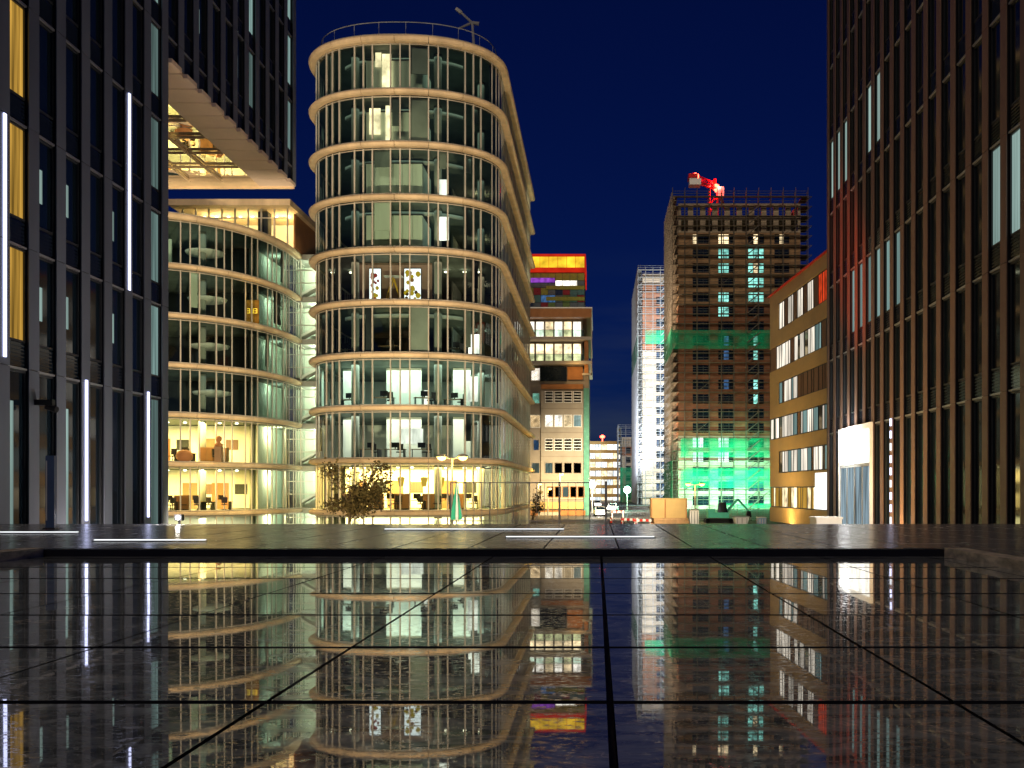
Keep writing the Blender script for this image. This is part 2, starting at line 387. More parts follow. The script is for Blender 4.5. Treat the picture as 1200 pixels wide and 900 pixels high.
# ------------------------------------------------------------------ dark ribbed towers
BAY = 1.384
def tower(label, sgn, X, y0, y1, joints, ztop, mat, lit, led, zlow):
    """ribbed facade in the plane x = X facing sgn; bays along y; zlow(y) = lowest facade height at y"""
    t = thing('ribbed_tower', label, 'building', (X, y0, STREET), None)
    n = round((y1-y0)/BAY); rec = .11
    ys = [y0+BAY*k for k in range(n+1)]; fw = .25 if sgn > 0 else .215
    # body behind the facade
    b = MB(); xi = X-sgn*(rec+.45); xo = X-sgn*14
    lows = sorted(set(zlow((ys[k]+ys[k+1])/2) for k in range(n)))
    for zl in lows:
        kk = [k for k in range(n) if zlow((ys[k]+ys[k+1])/2) == zl]
        ya_, yb_ = ys[kk[0]], ys[kk[-1]+1]
        if zl < 0: b.box(min(xi, xo), max(xi, xo), ya_, yb_, zl, ztop)
        else:   # the overhang keeps a hollow storey above its underside
            b.box(min(xi, X-sgn*1.74), max(xi, X-sgn*1.74), ya_+.01, yb_, zl+.02, zl+3.19); b.box(min(xi, xo), max(xi, xo), ya_+.01, yb_, zl+3.2, ztop)
    b.build('wall', M['reveal'], t)
    fin = []
    for k, y in enumerate(ys):
        zl = zlow(y-.2 if k else y+.2) if k < n else zlow(y-.2)
        b = MB(); w_ = fw
        a, c = sorted((X, X-sgn*.03)); b.mat(0)
        zs = [zl]+[j for j in joints if zl+.5 < j < ztop]+[ztop]
        for p, q in zip(zs, zs[1:]): b.box(a, c, y-w_, y+w_, p+.012, q-.012)   # cover plates with open joints
        a, c = sorted((X-sgn*.031, X-sgn*(rec+.44))); b.mat(1); b.box(a, c, y-w_+.03, y+w_-.03, zl+.02, ztop-.01)  # rib sides are black: their shade is put into the colour
        fin.append(b.build('pilaster', [mat, M['reveal']], t))
    # windows: one mesh of each kind, copied bay by bay and storey by storey
    protos = {}
    def win(kind, h):
        key = (kind, round(h, 2))
        if key in protos: return protos[key]
        hy = BAY/2-.252; fr = MB(); sp = .72
        xg = -sgn*(rec)
        def fx(d0, d1): return sorted((xg-sgn*d0, xg-sgn*d1))
        a, c = fx(-.02, .08)
        fr.mat(0); fr.box(a, c, -hy, -hy+.05, sp, h-.05); fr.box(a, c, hy-.05, hy, sp, h-.05); fr.box(a, c, -hy+.05, hy-.05, h-.11, h-.05); fr.box(a, c, -hy+.05, hy-.05, sp, sp+.06)
        fr.mat(1); a, c = fx(0, .06); fr.box(a, c, -hy, hy, .03, sp-.02)
        a, c = fx(-.035, -.002)
        for q in range(6): fr.box(a, c, -hy+.06, hy-.06, .1+q*.1, .135+q*.1)
        fr.mat(2); a, c = fx(-.06, .05); fr.box(a, c, -hy, hy, -.04, .02)
        gl = MB(); a, c = fx(.03, .05)
        if kind == 'half':
            gl.mat(1); gl.box(a, c, -hy+.05, -.05, sp+.75, h-.9); gl.mat(0); gl.box(a, c, -hy+.05, -.05, sp+.06, sp+.74); gl.box(a, c, -hy+.05, -.05, h-.89, h-.11); gl.box(a, c, -.045, hy-.05, sp+.06, h-.11)
        else: gl.box(a, c, -hy+.05, hy-.05, sp+.06, h-.11)
        gm = {'dark': [M['darkglass']], 'gold': [E['goldwin']], 'pale': [E['palewin']], 'dim': [E['palewin2']], 'half': [M['darkglass'], E['palewin']]}[kind]
        protos[key] = (fr, gl, gm, {}); return protos[key]
    cells = []
    for k in range(n):
        yc = (ys[k]+ys[k+1])/2; zl = zlow(yc)
        zs = [j for j in joints if j > zl+.3]
        zs = [zl]+zs+[ztop]
        for p, q in zip(zs, zs[1:]):
            if q-p > .8: cells.append((yc, p, q-p, lit(k, p, yc)))
    # what the photograph shows comes first
    shown = lambda c: (c[0] > 24 and c[1] < 1+574*c[0]/F+.5 and 0 < 700+X*F/c[0] < 1200)
    cells.sort(key=lambda c: (not shown(c), c[0]))
    rest = MB()
    for q, (yc, z, h, kind) in enumerate(cells):
        fr, gl, gm, cache = win(kind, h)
        off = (X, yc, z)
        if q < 100 and shown((yc, z, h, kind)):
            if not cache:
                m1 = MB(); m1.v = [(v[0]+t.location.x, v[1]+t.location.y, v[2]+t.location.z) for v in fr.v]; m1.f = fr.f; m1.mi = fr.mi
                o = m1.build('window', [M['darkframe'], M['louvre'], M['jointmetal']], t)
                m2_ = MB(); m2_.v = [(v[0]+t.location.x, v[1]+t.location.y, v[2]+t.location.z) for v in gl.v]; m2_.f = gl.f; m2_.mi = gl.mi
                g = m2_.build('pane', gm, o)
                cache['o'] = (o, g)
            else:
                o0, g0 = cache['o']; o = o0.copy(); COL.objects.link(o); o.parent = t
                g = g0.copy(); COL.objects.link(g); g.parent = o
            o.location = (off[0]-t.location.x, off[1]-t.location.y, off[2]-t.location.z)
        else:
            i = len(rest.v); rest.v += [(v[0]+off[0], v[1]+off[1], v[2]+off[2]) for v in fr.v+gl.v]
            nf = len(fr.v)
            rest.f += [tuple(a+i for a in f) for f in fr.f]+[tuple(a+i+nf for a in f) for f in gl.f]
            rest.mi += fr.mi+[{'dark': 3, 'gold': 4, 'pale': 5, 'dim': 6, 'half': 3}[kind]]*len(gl.f)
    if rest.f:
        tag(rest.build('window_grid', [M['darkframe'], M['louvre'], M['jointmetal'], M['darkglass'], E['goldwin'], E['palewin'], E['palewin2']], t), kind='stuff')
    for d, z0, z1 in led:
        a, c = sorted((X+sgn*.001, X+sgn*.03)); b = MB(); b.box(a, c, d-.05, d+.05, z0, z1); b.build('light_strip', E['led'], t)
    return t, ys
XL, XR = -15.6, 11.96
yl0 = 15.6*F/695-BAY*3          # one bay edge sits at photo column 5
yl0 = yl0-.0
jl = [4.3+3.32*k for k in range(0, 9)]
def lit_left(k, z, y):
    col = k-3
    if y > 36.2: return ('half' if (k*7) % 3 == 0 else 'dim' if (k % 4 == 0) else 'dark')
    if col == 0: return 'gold' if z > 4 else 'half'
    if col == 6: return 'dim'
    if col in (1, 2, 4) and z < 8: return ['half', 'dark', 'half'][(col+int(z)) % 3]
    return 'dark'
n1 = round((36.2-yl0)/BAY); ysplit = yl0+BAY*n1; yend = ysplit+BAY*11
ZC = 16.7
TL, ysl = tower('slate ribbed hotel tower with an overhanging upper wing and vertical white light strips', 1, XL, yl0, yend, jl, 31., M['slate'], lit_left,
    [], lambda y: STREET if y < ysplit else ZC)
def strip_at(x, z0, z1):
    d = 15.6*F/(700-x); k = round((d-yl0)/BAY); d = yl0+BAY*k
    b = MB(); b.box(XL+.001, XL+.035, d-.055, d+.055, z0, z1); b.build('light_strip', E['led'], TL)
strip_at(5, 4.5, 10.9); strip_at(103, .05, 4.35); strip_at(152, 7.65, 14.2); strip_at(175, .05, 4.4)
# cantilever underside: panel strip along the edge, glazed opening behind with a lit room above
sof = MB()
for k in range(11):
    y = ysplit+BAY*k; sof.box(XL-1.75, XL-.06, y+.03, y+BAY-.03, ZC-.1, ZC+.015)
    sof.box(XL-.05, XL+.12, y+.25, y+BAY-.25, ZC-.16, ZC-.0)
sof.build('soffit', M['soffit'], TL)
b = MB(); b.box(XL-14, XL, yend-.14, yend-.0, ZC-.2, ZC-.01); b.box(XL-14, XL-1.75, yend-.9, yend-.15, ZC-.12, ZC-.02)
b.build('edge_beam', M['beige'], TL)
b = MB()
for k in range(8):
    y = ysplit+BAY*1.45*k+.06
    b.box(XL-14, XL-1.75, y-.035, y+.035, ZC-.14, ZC-.02)
for x in (XL-3.4, XL-5., XL-7., XL-9.5): b.box(x-.04, x+.04, ysplit, yend-.9, ZC-.15, ZC-.021)
b.tube((XL-2.2, ysplit+2, ZC+.1), (XL-9, yend-2, ZC+1.6), .16); b.tube((XL-2.2, ysplit+6, ZC+.1), (XL-6, yend-1, ZC+1.6), .16)
b.build('glazing_bars', M['beige'], TL)
b = MB(); b.face([(XL-14, ysplit, ZC), (XL-1.75, ysplit, ZC), (XL-1.75, yend-.9, ZC), (XL-14, yend-.9, ZC)]); b.build('glass_floor', M['glass'], TL)
b = MB(); b.mat(0); b.box(XL-13.9, XL-1.7, ysplit, yend, ZC+3.0, ZC+3.2); b.mat(1)
for k in range(3): b.box(XL-9, XL-3, ysplit+4.6*k+1., ysplit+4.6*k+1.9, ZC+2.93, ZC+2.99)
b.build('room_ceiling', [M['brownwall'], E['goldwin']], TL)
# this hollow room needs the body cut away above the opening: its own walls
b = MB(); b.box(XL-1.7, XL-1.6, ysplit, yend, ZC+.05, ZC+2.99); b.build('room_wall', M['soffit'], TL)
for k in range(3): point((XL-4.5, ysplit+3+4.5*k, ZC+2.3), (1., .66, .25), 420, .2)
b = MB(); b.box(XL-.28, XL+.5, 27.35, 27.5, 3.35, 3.5); b.tube((XL+.3, 27.42, 3.3), (XL+.62, 27.36, 3.22), .08, .09); b.build('camera_bracket', M['black'], TL)
# ground floor sign
def text(body, size, loc, rot, mat, parent, name='lettering', ext=.01, flip=False):
    cu = bpy.data.curves.new(name, 'FONT'); cu.body = body; cu.size = size; cu.extrude = ext; cu.align_x = 'CENTER'; cu.align_y = 'CENTER'
    tmp = bpy.data.objects.new(name, cu); COL.objects.link(tmp)
    bpy.context.view_layer.update()
    me = bpy.data.meshes.new_from_object(tmp.evaluated_get(bpy.context.evaluated_depsgraph_get())); bpy.data.objects.remove(tmp)
    me.materials.clear(); me.materials.append(mat)
    if flip:
        for v in me.vertices: v.co.x = -v.co.x
        me.flip_normals()
    o = bpy.data.objects.new(name, me); COL.objects.link(o); o.parent = parent
    off = Vector((0, 0, 0)); q = parent
    while q is not None: off += q.location; q = q.parent
    o.location = Vector(loc)-off; o.rotation_euler = rot
    return o

jr = [3.9+3.77*k for k in range(0, 8)]
yr1 = 11.96*F/270+.26; nr = 18; yr0 = yr1-.26-BAY*nr
def lit_right(k, z, y):
    x = 700+XR*F/y
    if 15 < z < 16: return 'pale' if (1008 < x < 1036) else ('pale' if 972 < x < 998 else 'dark')
    if 7 < z < 8: return 'pale' if 1150 < x < 1205 else ('dim' if 990 < x < 1056 else 'dark')
    return 'dark'
TR, ysr = tower('bronze ribbed dark tower on the right with the brightly lit white doorway', -1, XR, yr0, yr0+BAY*nr, jr, 31., M['bronze'], lit_right, [], lambda y: STREET)
# lit portal in front of the ribs
yA, yB = XR*F/286.5, XR*F/322.4
b = MB(); zt = 3.95
b.mat(0); b.box(XR-.14, XR-.02, yB-.14, yB, STREET, zt); b.box(XR-.14, XR-.02, yA, yA+.14, STREET, zt); b.box(XR-.14, XR-.02, yB, yA, zt-.25, zt)
b.build('portal', M['whitepaint'], TR)
b = MB(); b.box(XR-.07, XR-.03, yB+.005, yA-.02, 2.2, zt-.26); b.build('transom', E['whitewin'], TR)
b = MB(); b.mat(0)
for q in range(5):
    y = yB+(yA-yB)*q/4; b.box(XR-.1, XR-.035, min(max(y-.05, yB+.01), yA-.11), min(max(y-.05, yB+.01), yA-.11)+.1, STREET, 2.1)
b.box(XR-.11, XR-.03, yB+.01, yA-.01, 2.05, 2.19); b.mat(1); b.box(XR-.06, XR-.04, yB+.005, yA-.005, STREET, 2.04); b.build('glass_door', [M['steel'], emit('door_glow', (.5, .68, .78), .35, .9, 1.2, (6, 6, .3))], TR)
b = MB(); b.lathe((XR-.2, 46.9, 3.42), [(.05, -.25), (.2, -.18), (.27, 0), (.2, .18), (.05, .25)], 16); lamp = b.build('door_lamp', E['lampwhite'], TR)
b = MB(); b.box(XR-.3, XR-.1, 46.86, 46.94, 3.68, 3.74); b.build('bracket', M['steel'], lamp)
point((XR-.9, 46.6, 3.3), (1, .98, .9), 650, .25)
point((XR-.55, (yA+yB)/2, 3.2), (1, .98, .9), 120, .1)
d_ = yr0+BAY*round((XR*F/345-yr0)/BAY)
for q in range(9): b = MB(); b.box(XR-.05, XR-.002, d_-.05, d_+.05, -.4+.5*q, -.1+.5*q); b.build('light_strip', E['led' if q % 3 else 'floorled'], TR)
# up-lights hidden in the ground along both towers
area((XR-.9, (yr0+yr1)/2, -1.3), (XR, (yr0+yr1)/2, 2.6), (1., .58, .17), 2600, .2, 25)
area((XR-.5, (yr0+yr1)/2, -1.5), (XR-.2, (yr0+yr1)/2, 3), (1., .9, .85), 420, .1, 24)
area((XL+1.5, 29.5, -1.6), (XL, 29.5, 3.), (1., .8, .68), 2300, .2, 14)
spot((1.5, 36.5, -2.6), (XR, 46.5, 11.2), (1, .05, .01), 30000, 19, .9)  # added unseen red spot that tints the ribs near the tower corner
# ------------------------------------------------------------------ rounded office buildings
def superfront(xc, yc, a, b, n, side_r, side_l, step=.35):
    pts = [(xc-a, y) for y in (yc+side_l-k*.5 for k in range(int(side_l/.5)))]
    for k in range(0, 181):
        t = math.pi-math.pi*k/180
        cx, sn = math.cos(t), math.sin(t)
        pts.append((xc+a*math.copysign(abs(cx)**(2/n), cx), yc-b*abs(sn)**(2/n)))
    pts += [(xc+a, yc+.5*(k+1)) for k in range(int(side_r/.5))]
    # resample by arc length
    out = [pts[0]]; acc = 0
    for p, q in zip(pts, pts[1:]):
        d = math.dist(p, q); 
        if d < 1e-9: continue
        s = step-acc
        while s <= d: out.append((p[0]+(q[0]-p[0])*s/d, p[1]+(q[1]-p[1])*s/d)); s += step
        acc = (acc+d) % step
    nor = []
    for i in range(len(out)):
        p, q = out[max(0, i-1)], out[min(len(out)-1, i+1)]
        d = math.dist(p, q); nor.append(((q[1]-p[1])/d, -(q[0]-p[0])/d))
    return out, nor
def at_s(path, s, step=.35):
    f = s/step; i = min(len(path)-2, int(f)); u = f-i
    p, q = path[i], path[i+1]; return (p[0]+(q[0]-p[0])*u, p[1]+(q[1]-p[1])*u)
LEDGE = [(.0, -.24), (.40, -.26), (.54, -.16), (.58, .06), (.52, .19), (.0, .22)]
def rounded(label, path, nor, levels, sref, step=.35):
    t = thing('rounded_office', label, 'building', (path[len(path)//2][0], path[len(path)//2][1], STREET))
    total = (len(path)-1)*step
    pat = [1.38, .72, .72]; poss = []; s = sref; k = 0
    while s < total-.1: poss.append(s); s += pat[k % 3]; k += 1
    s = sref; k = 2
    while True:
        s -= pat[k % 3]; k -= 1
        if s < .1: break
        poss.append(s)
    for i, z in enumerate(levels):
        b = MB(); th = .95 if i == 0 else .74
        for a_ in range(0, len(path)-1, 7):
            pp = list(path[a_:a_+8]); nn = nor[a_:a_+8]
            if len(pp) < 2: continue
            e0, e1 = pp[0], pp[1]; pp[0] = (e0[0]+(e1[0]-e0[0])*.05, e0[1]+(e1[1]-e0[1])*.05)
            e0, e1 = pp[-1], pp[-2]; pp[-1] = (e0[0]+(e1[0]-e0[0])*.05, e0[1]+(e1[1]-e0[1])*.05)
            b.sweep([(o, z+h*th) for o, h in LEDGE], pp, nn, True)
        lo = b.build('ledge', M['beige'], t)
        b = MB(); b.sweep([(.02, z+.24*th), (.42, z+.24*th), (.43, z+.24*th+.04), (.4, z+.24*th+.07), (.02, z+.24*th+.07)], path, nor, True); b.build('ledge_trim', M['ledgeline'], lo, True)
    inner = [(p[0]-n[0]*.12, p[1]-n[1]*.12) for p, n in zip(path, nor)]
    far = max(path[0][1], path[-1][1])
    poly = inner[::2]+[inner[-1], (inner[-1][0], far+.1), (inner[0][0], far+.1)] if path[0][1] < far-.2 else inner[::2]
    lev = list(levels)+[STREET]
    for i in range(len(lev)-1):
        z1, z0 = lev[i], lev[i+1]
        b = MB(); b.sweep([(0, z0+.2), (0, z1-.25)], path, nor); g = b.build('window_band', M['glass'], t, True)
        b = MB()
        for s in poss:
            p = at_s(path, s); q = at_s(path, min(total-.01, s+.1)); d = math.dist(p, q) or 1
            tx, ty = (q[0]-p[0])/d, (q[1]-p[1])/d
            b.obox(p, (tx, ty), (ty, -tx), .048, .085 if abs(ty) < .8 else .035, z0+.2, z1-.24)
        b.sweep([(-.05, z1-.33), (.05, z1-.33), (.05, z1-.27), (-.05, z1-.27)], path, nor, True)
        b.build('mullions', M['mullion'], g)
        b = MB(); b.prism(poly, z1-.24, z1+.2); b.build('floor_slab', M['ceiling'], t)
    return t, poss
pc, nc = superfront(-15.15, 79.9, 7.35, 5.7, 2.25, 35.2, 14)
LV = [34.8-3.95*k for k in range(10)]
# arc position of photo column 436 on the front
sref = min(range(len(pc)), key=lambda i: abs(700+pc[i][0]*F/pc[i][1]-436)+(50 if pc[i][1] > 79 else 0))*.35
CB, possC = rounded('tallest rounded glass office tower, with nine curved beige ledges and a brightly lit ground floor', pc, nc, LV, sref)
# rooms: columns, blind box and back partition on every storey
def in_c(f): return px(f, 79.)
for i in range(10):
    z1 = LV[i]-.3; z0 = (LV[i+1] if i < 9 else STREET)+.26
    warm = i >= 8
    b = MB(); b.tube((-18.7, 76.3, z0), (-18.7, 76.3, z1), .3, n=14); b.build('column', M['concrete'], CB, True)
    b = MB(); b.tube((-12.3, 76.2, z0), (-12.3, 76.2, z1), .3, n=14); b.build('column', M['concrete'], CB, True)
    b = MB(); b.tube((-9.6, 81.5, z0), (-9.6, 81.5, z1), .3, n=14); b.build('column', M['concrete'], CB, True)
    b = MB(); b.box(-23, -8.1, 89.5, 89.7, z0, z1); b.build('back_wall', M['whitewall'] if i >= 6 else M['darkwall'], CB)
    if i in (0, 1, 2, 3):
        b = MB(); b.box(-17.7, -13.4, 75.6, 79.5, z0, z0+2.75); b.build('blind_box', M['panel'], CB)  # closed box just behind the glass, standing for pale drawn blinds
        b = MB(); b.box(-17.75, -13.35, 75.55, 79.6, z0+2.76, z0+2.84); b.build('blind_box_lid', M['darkwall'], CB)
    elif i == 4:
        b = MB(); b.box(-18.6, -12.9, 77.0, 77.2, z0, z1); b.box(-18.8, -18.6, 76.3, 80.49, z0, z1); b.build('partition', M['brownwall'], CB)
    elif i in (6, 7):
        b = MB(); b.box(-17.0, -14.2, 79.6, 79.8, z0, z1); b.box(-20.6, -19.4, 80, 80.2, z0, z1); b.box(-11.6, -10.2, 79.4, 79.6, z0, z1); b.build('partition', M['whitewall'], CB)
    elif i >= 8:
        b = MB(); b.box(-20.8, -9.5, 81.6, 81.8, z0, z1); b.build('partition', M['whitewall'], CB)
# curved ceiling raft seen as an arc in the upper storeys
for i in (0, 1, 2, 3, 5):
    b = MB(); arc = []
    pr, nr_ = pc, nc
    idx = [k for k in range(len(pc)) if pc[k][1] < 80 and -21.5 < pc[k][0] < -9]
    b.sweep([(-2.2, LV[i]-.75), (-2.0, LV[i]-.75), (-2.0, LV[i]-.45), (-2.2, LV[i]-.45)], [pc[k] for k in idx], [nc[k] for k in idx], True); b.build('ceiling_raft', M['concrete'], CB, True)
cl = [((.8, 1, .78), 100), ((.8, 1, .8), 90), ((.8, 1, .82), 90), ((.75, 1, .85), 100), ((1, .72, .5), 190), ((.85, 1, .8), 70), ((.8, 1, .85), 600), ((.95, .95, .82), 500), ((1, .63, .2), 3600), ((1, .78, .36), 2600)]
def lamps_row(parent, pts, z, col):
    b = MB()
    for x, y in pts: b.lathe((x, y, z), [(.06, .0), (.14, .03), (.14, .09), (.05, .12)], 10)
    b.build('ceiling_lamp', E['ceil'], parent)
for i, (c, e) in enumerate(cl):
    z1 = LV[i]-.75
    pts = [(-16, 77.2), (-11, 79.0), (-20.2, 79.2)]
    area((-15.5, 78.6, z1+.28), (-15.5, 78.6, z1-3), c, e*1.6, 12.5, 5.5)
    if i in (4, 8): lamps_row(CB, [(x+dx, y+.6) for x, y in pts for dx in (-1.2, .3, 1.4)], LV[i]-.5, c)
    # long side rooms behind the right-hand facade
    for y in (88 if i < 4 else 86.5, 98, 108):
        if i in (0, 1) and y < 100: continue
        point((-10.2, y if y > 90 else 85.5, z1), (1, .8, .45) if i in (1, 2, 3, 8) else c, max(25, e*.12), .15)
b = MB(); b.box(-12.4, -12.3, 84, 115, STREET, 34); b.build('corridor_wall', M['concrete'], CB)
for z in (27.2, 23.2, 31.2): b = MB(); b.box(-8.1, -7.95, 108.5, 114.5, z-.1, z+2.9); b.build('lit_window', E['warmwin'], CB)
for (i, x0, x1, zz0, zz1) in ((0, 448, 459, .1, 3.2), (1, 433, 446, 1., 3.), (0, 440, 447, 2.2, 3.3), (1, 452, 458, .4, 3.2), (2, 515, 524, .3, 1.5), (3, 515, 526, .8, 2.6), (5, 549, 562, .2, 1.7), (7, 470, 496, 1.2, 2.4), (6, 548, 560, .6, 2.6), (6, 497, 503, .2, 1.5)):
    z0 = LV[i+1]+.26; y = 75.5 if i < 4 else 76.6 if i == 5 else 78.5; b = MB()
    b.box(px(x0, y), px(x1, y), y-.06, y-.02, z0+zz0, z0+zz1); b.build('glow_panel', E['warmwin'] if i < 2 else E['whitewin'], CB)  # glowing panels; the warm upper ones paint gold reflections in the glass
b = MB()
for p, q, n, m_ in zip(pc[30:-40:1], pc[31:-39:1], nc[30:], nc[31:]):
    b.tube((p[0]-n[0]*.4, p[1]-n[1]*.4, 36.35), (q[0]-m_[0]*.4, q[1]-m_[1]*.4, 36.35), .035, n=5)
for k in range(30, len(pc)-40, 6):
    p, n = pc[k], nc[k]; b.tube((p[0]-n[0]*.4, p[1]-n[1]*.4, 35.1), (p[0]-n[0]*.4, p[1]-n[1]*.4, 36.35), .02, n=5)
b.build('roof_rail', M['steel'], CB)
b = MB(); b.prism([(p[0]-n[0]*.3, p[1]-n[1]*.3) for p, n in zip(pc[::3], nc[::3])], 35.06, 35.2); b.build('roof', M['concrete'], CB)
b = MB(); b.box(-14.5, -9.2, 86, 110, 35.2, 36.6); b.build('roof_plant', M['louvre'], CB)
# window-cleaning davit on the roof
t = thing('roof_davit', 'white jointed davit arm standing on the roof rail of the tall rounded building', 'davit', (px(557, 80), 80, 35.2))
x, y = px(557, 80), 80
b = MB(); b.tube((x, y, 35.2), (x-.25, y, 38.9), .13, .1); b.build('post', M['steel'], t)
b = MB(); b.tube((x-.27, y, 38.85), (x-1.2, y-.3, 39.6), .11, .08); b.tube((x-1.1, y-.3, 39.5), (x-1.5, y-.3, 39.85), .17, .14); b.build('upper_arm', M['steel'], t)
b = MB(); b.tube((x-.25, y, 38.85), (x-1.3, y+.2, 38.5), .1, .08); b.tube((x-.25, y, 38.85), (x+.3, y, 38.75), .12, .16); b.build('lower_arm', M['steel'], t)

# second rounded building
pd, nd = superfront(-37.0, 90.2, 8.85, 12.0, 2.05, 5, 8)
LD = [22.8-3.95*k for k in range(7)]
sd = min(range(len(pd)), key=lambda i: abs(700+pd[i][0]*F/pd[i][1]-270)+(90 if pd[i][0] < -45 else 0))*.35
DB, possD = rounded('lower rounded glass office with six storeys and a lit rooftop pavilion', pd, nd, LD, sd)
for i in range(7):
    z1 = LD[i]-.3; z0 = (LD[i+1] if i < 6 else STREET)+.26
    for x, y in ((-36.5, 80.6), (-33.0, 82.6), (-30.2, 86.5)):
        b = MB(); b.tube((x, y, z0), (x, y, z1), .26, n=12); b.build('column', M['concrete'], DB, True)
    b = MB(); b.box(-45, -31, 88, 88.2, z0, z1); b.build('back_wall', M['whitewall'] if i > 3 else M['darkwall'], DB)
    if i < 4:
        b = MB(); b.lathe((-33.2+.2*i, 83.6, z0+1.9), [(.9, -.25), (1.5, -.1), (1.6, .1), (.6, .28)], 20); b.build('ceiling_raft', M['whitewall'], DB, True)
    if i == 0: b = MB(); b.box(-38.5, -35.2, 81.5, 81.7, z0, z0+2.6); b.build('partition', M['panel'], DB)
for i, (c, e) in enumerate([((.8, 1, .8), 70), ((.85, 1, .85), 45), ((1, .85, .6), 40), ((.8, 1, .9), 50), ((1, .64, .22), 3600), ((1, .62, .19), 3600), ((1, .84, .5), 2200)]):
    z1 = LD[i]-.75
    area((-36, 82.6, z1+.3), (-36, 82.6, z1-3), c, e*1.3, 9, 6)
    point((-29.6, 91, z1), (.8, 1, .75) if i < 4 else (1, .88, .55), 70 if i < 4 else 380, .15)
    if i in (4, 5): lamps_row(DB, [(-38+1.3*k, 80.6+.35*k) for k in range(7)], LD[i]-.5, c)
b = MB(); b.box(-30.6, -30.4, 88.3, 97, STREET, 22.4); b.build('stair_wall', M['panel'], DB)
# rooftop pavilion
b = MB(); b.prism([(-38.0, 87.4), (-27.2, 87.4), (-27.2, 97), (-38.0, 97)], 26.2, 26.75); b.build('pavilion_roof', M['beige'], DB)
b = MB(); b.box(-37.2, -27.8, 88.6, 88.64, 23.1, 26.2); b.build('pavilion_glass', M['glassclear'], DB)
b = MB()
for k in range(9): x = -37.2+9.4*k/8; b.box(x-.05, x+.05, 88.5, 88.7, 23.1, 26.19)
b.box(-37.2, -27.8, 88.52, 88.68, 25.35, 25.43); b.build('pavilion_frame', M['mullion'], DB)
b = MB(); b.box(-27.75, -27.6, 90.2, 96.9, 23.1, 26.19); b.build('pavilion_side', M['rust'], DB)
b = MB(); b.box(-30.6, -29.7, 89.0, 90.0, 23.1, 26.1); b.build('pavilion_pier', M['darkwall'], DB)
b = MB(); b.box(-37.2, -27.9, 94, 94.2, 23.1, 26.19); b.build('pavilion_wall', M['whitewall'], DB)
lamps_row(DB, [(-36+1.1*k, 90.5) for k in range(8)], 25.95, None)
for x in (-35, -32, -28.8): point((x, 91, 25.3), (1, .72, .3), 330, .15)
b = MB(); b.tube((-37.4, 86.2, 23.1), (-37.4, 86.2, 25.2), .03, n=5); b.tube((-40, 86.2, 25.2), (-37.4, 86.2, 25.2), .03, n=5); b.build('roof_rail', M['steel'], DB)
# glazed stair link between the two
t = thing('stair_link', 'brightly lit pale green glazed stair link between the two rounded buildings', 'building', (-25.6, 93, STREET))
lx0, lx1, ly = -29.2, -23.35, 92.4
for i in range(7):
    z1 = LD[i]; z0 = LD[i+1] if i < 6 else STREET
    b = MB(); b.box(lx0, lx1, ly-.1, 96, z1-.3, z1+.2); b.build('floor_slab', M['concrete'], t)
    b = MB(); b.face([(lx0, ly, z0+.2), (lx1, ly, z0+.2), (lx1, ly, z1-.3), (lx0, ly, z1-.3)]); g = b.build('window_band', M['glassclear'], t)
    b = MB()
    for k in range(5): x = lx0+(lx1-lx0)*k/4; b.box(x-.05, x+.05, ly-.09, ly+.05, z0+.2, z1-.3)
    for zz in (.38, .68): b.box(lx0, lx1, ly-.07, ly+.04, z0+(z1-z0)*zz-.04, z0+(z1-z0)*zz+.04)
    b.build('mullions', M['mullion'], g)
    b = MB(); b.box(lx0, lx1, 95.6, 95.8, z0+.2, z1-.3); b.build('back_wall', M['panel'], t)
    b = MB(); b.hexa([(lx0+.4, 94.0, z0+.3), (lx1-.4, 94.0, z1-.9), (lx1-.4, 95.2, z1-.9), (lx0+.4, 95.2, z0+.3), (lx0+.4, 94.0, z0+.55), (lx1-.4, 94.0, z1-.65), (lx1-.4, 95.2, z1-.65), (lx0+.4, 95.2, z0+.55)]) ; b.build('stair_flight', M['whitewall'], t)
    point((-26.3, 93.6, z1-.7), (.88, 1, .74), 420, .15)
# things seen through the glass
def boxes(name, mat, parent, *bb):
    b = MB()
    for q in bb: b.box(*q)
    return b.build(name, mat, parent)
def desk_proto():
    t = thing('office_desk', 'x', 'desk', (0, 0, 0))
    boxes('desk_top', M['wood'], t, (-.8, .8, -.4, .4, .7, .74))
    for x in (-.74, .68): boxes('leg', M['black'], t, (x, x+.06, -.36, .36, 0, .7))
    boxes('screen', M['black'], t, (-.3, .3, -.02, .02, .86, 1.25), (-.04, .04, -.02, .02, .741, .859))
    return t
def chair_proto():
    t = thing('office_chair', 'x', 'chair', (0, 0, 0))
    boxes('seat', M['chairdark'], t, (-.24, .24, -.24, .24, .44, .52))
    boxes('backrest', M['chairdark'], t, (-.23, .23, .2, .26, .6, 1.1), (-.04, .04, .21, .25, .5, .61))
    b = MB(); b.tube((0, 0, .05), (0, 0, .44), .04)
    for k in range(5): a = k*1.2566; b.tube((0, 0, .1), (.28*math.cos(a), .28*math.sin(a), .04), .03, .02, n=5)
    b.build('foot_star', M['black'], t)
    return t
dk, ch = desk_proto(), chair_proto(); ud = uc = 0
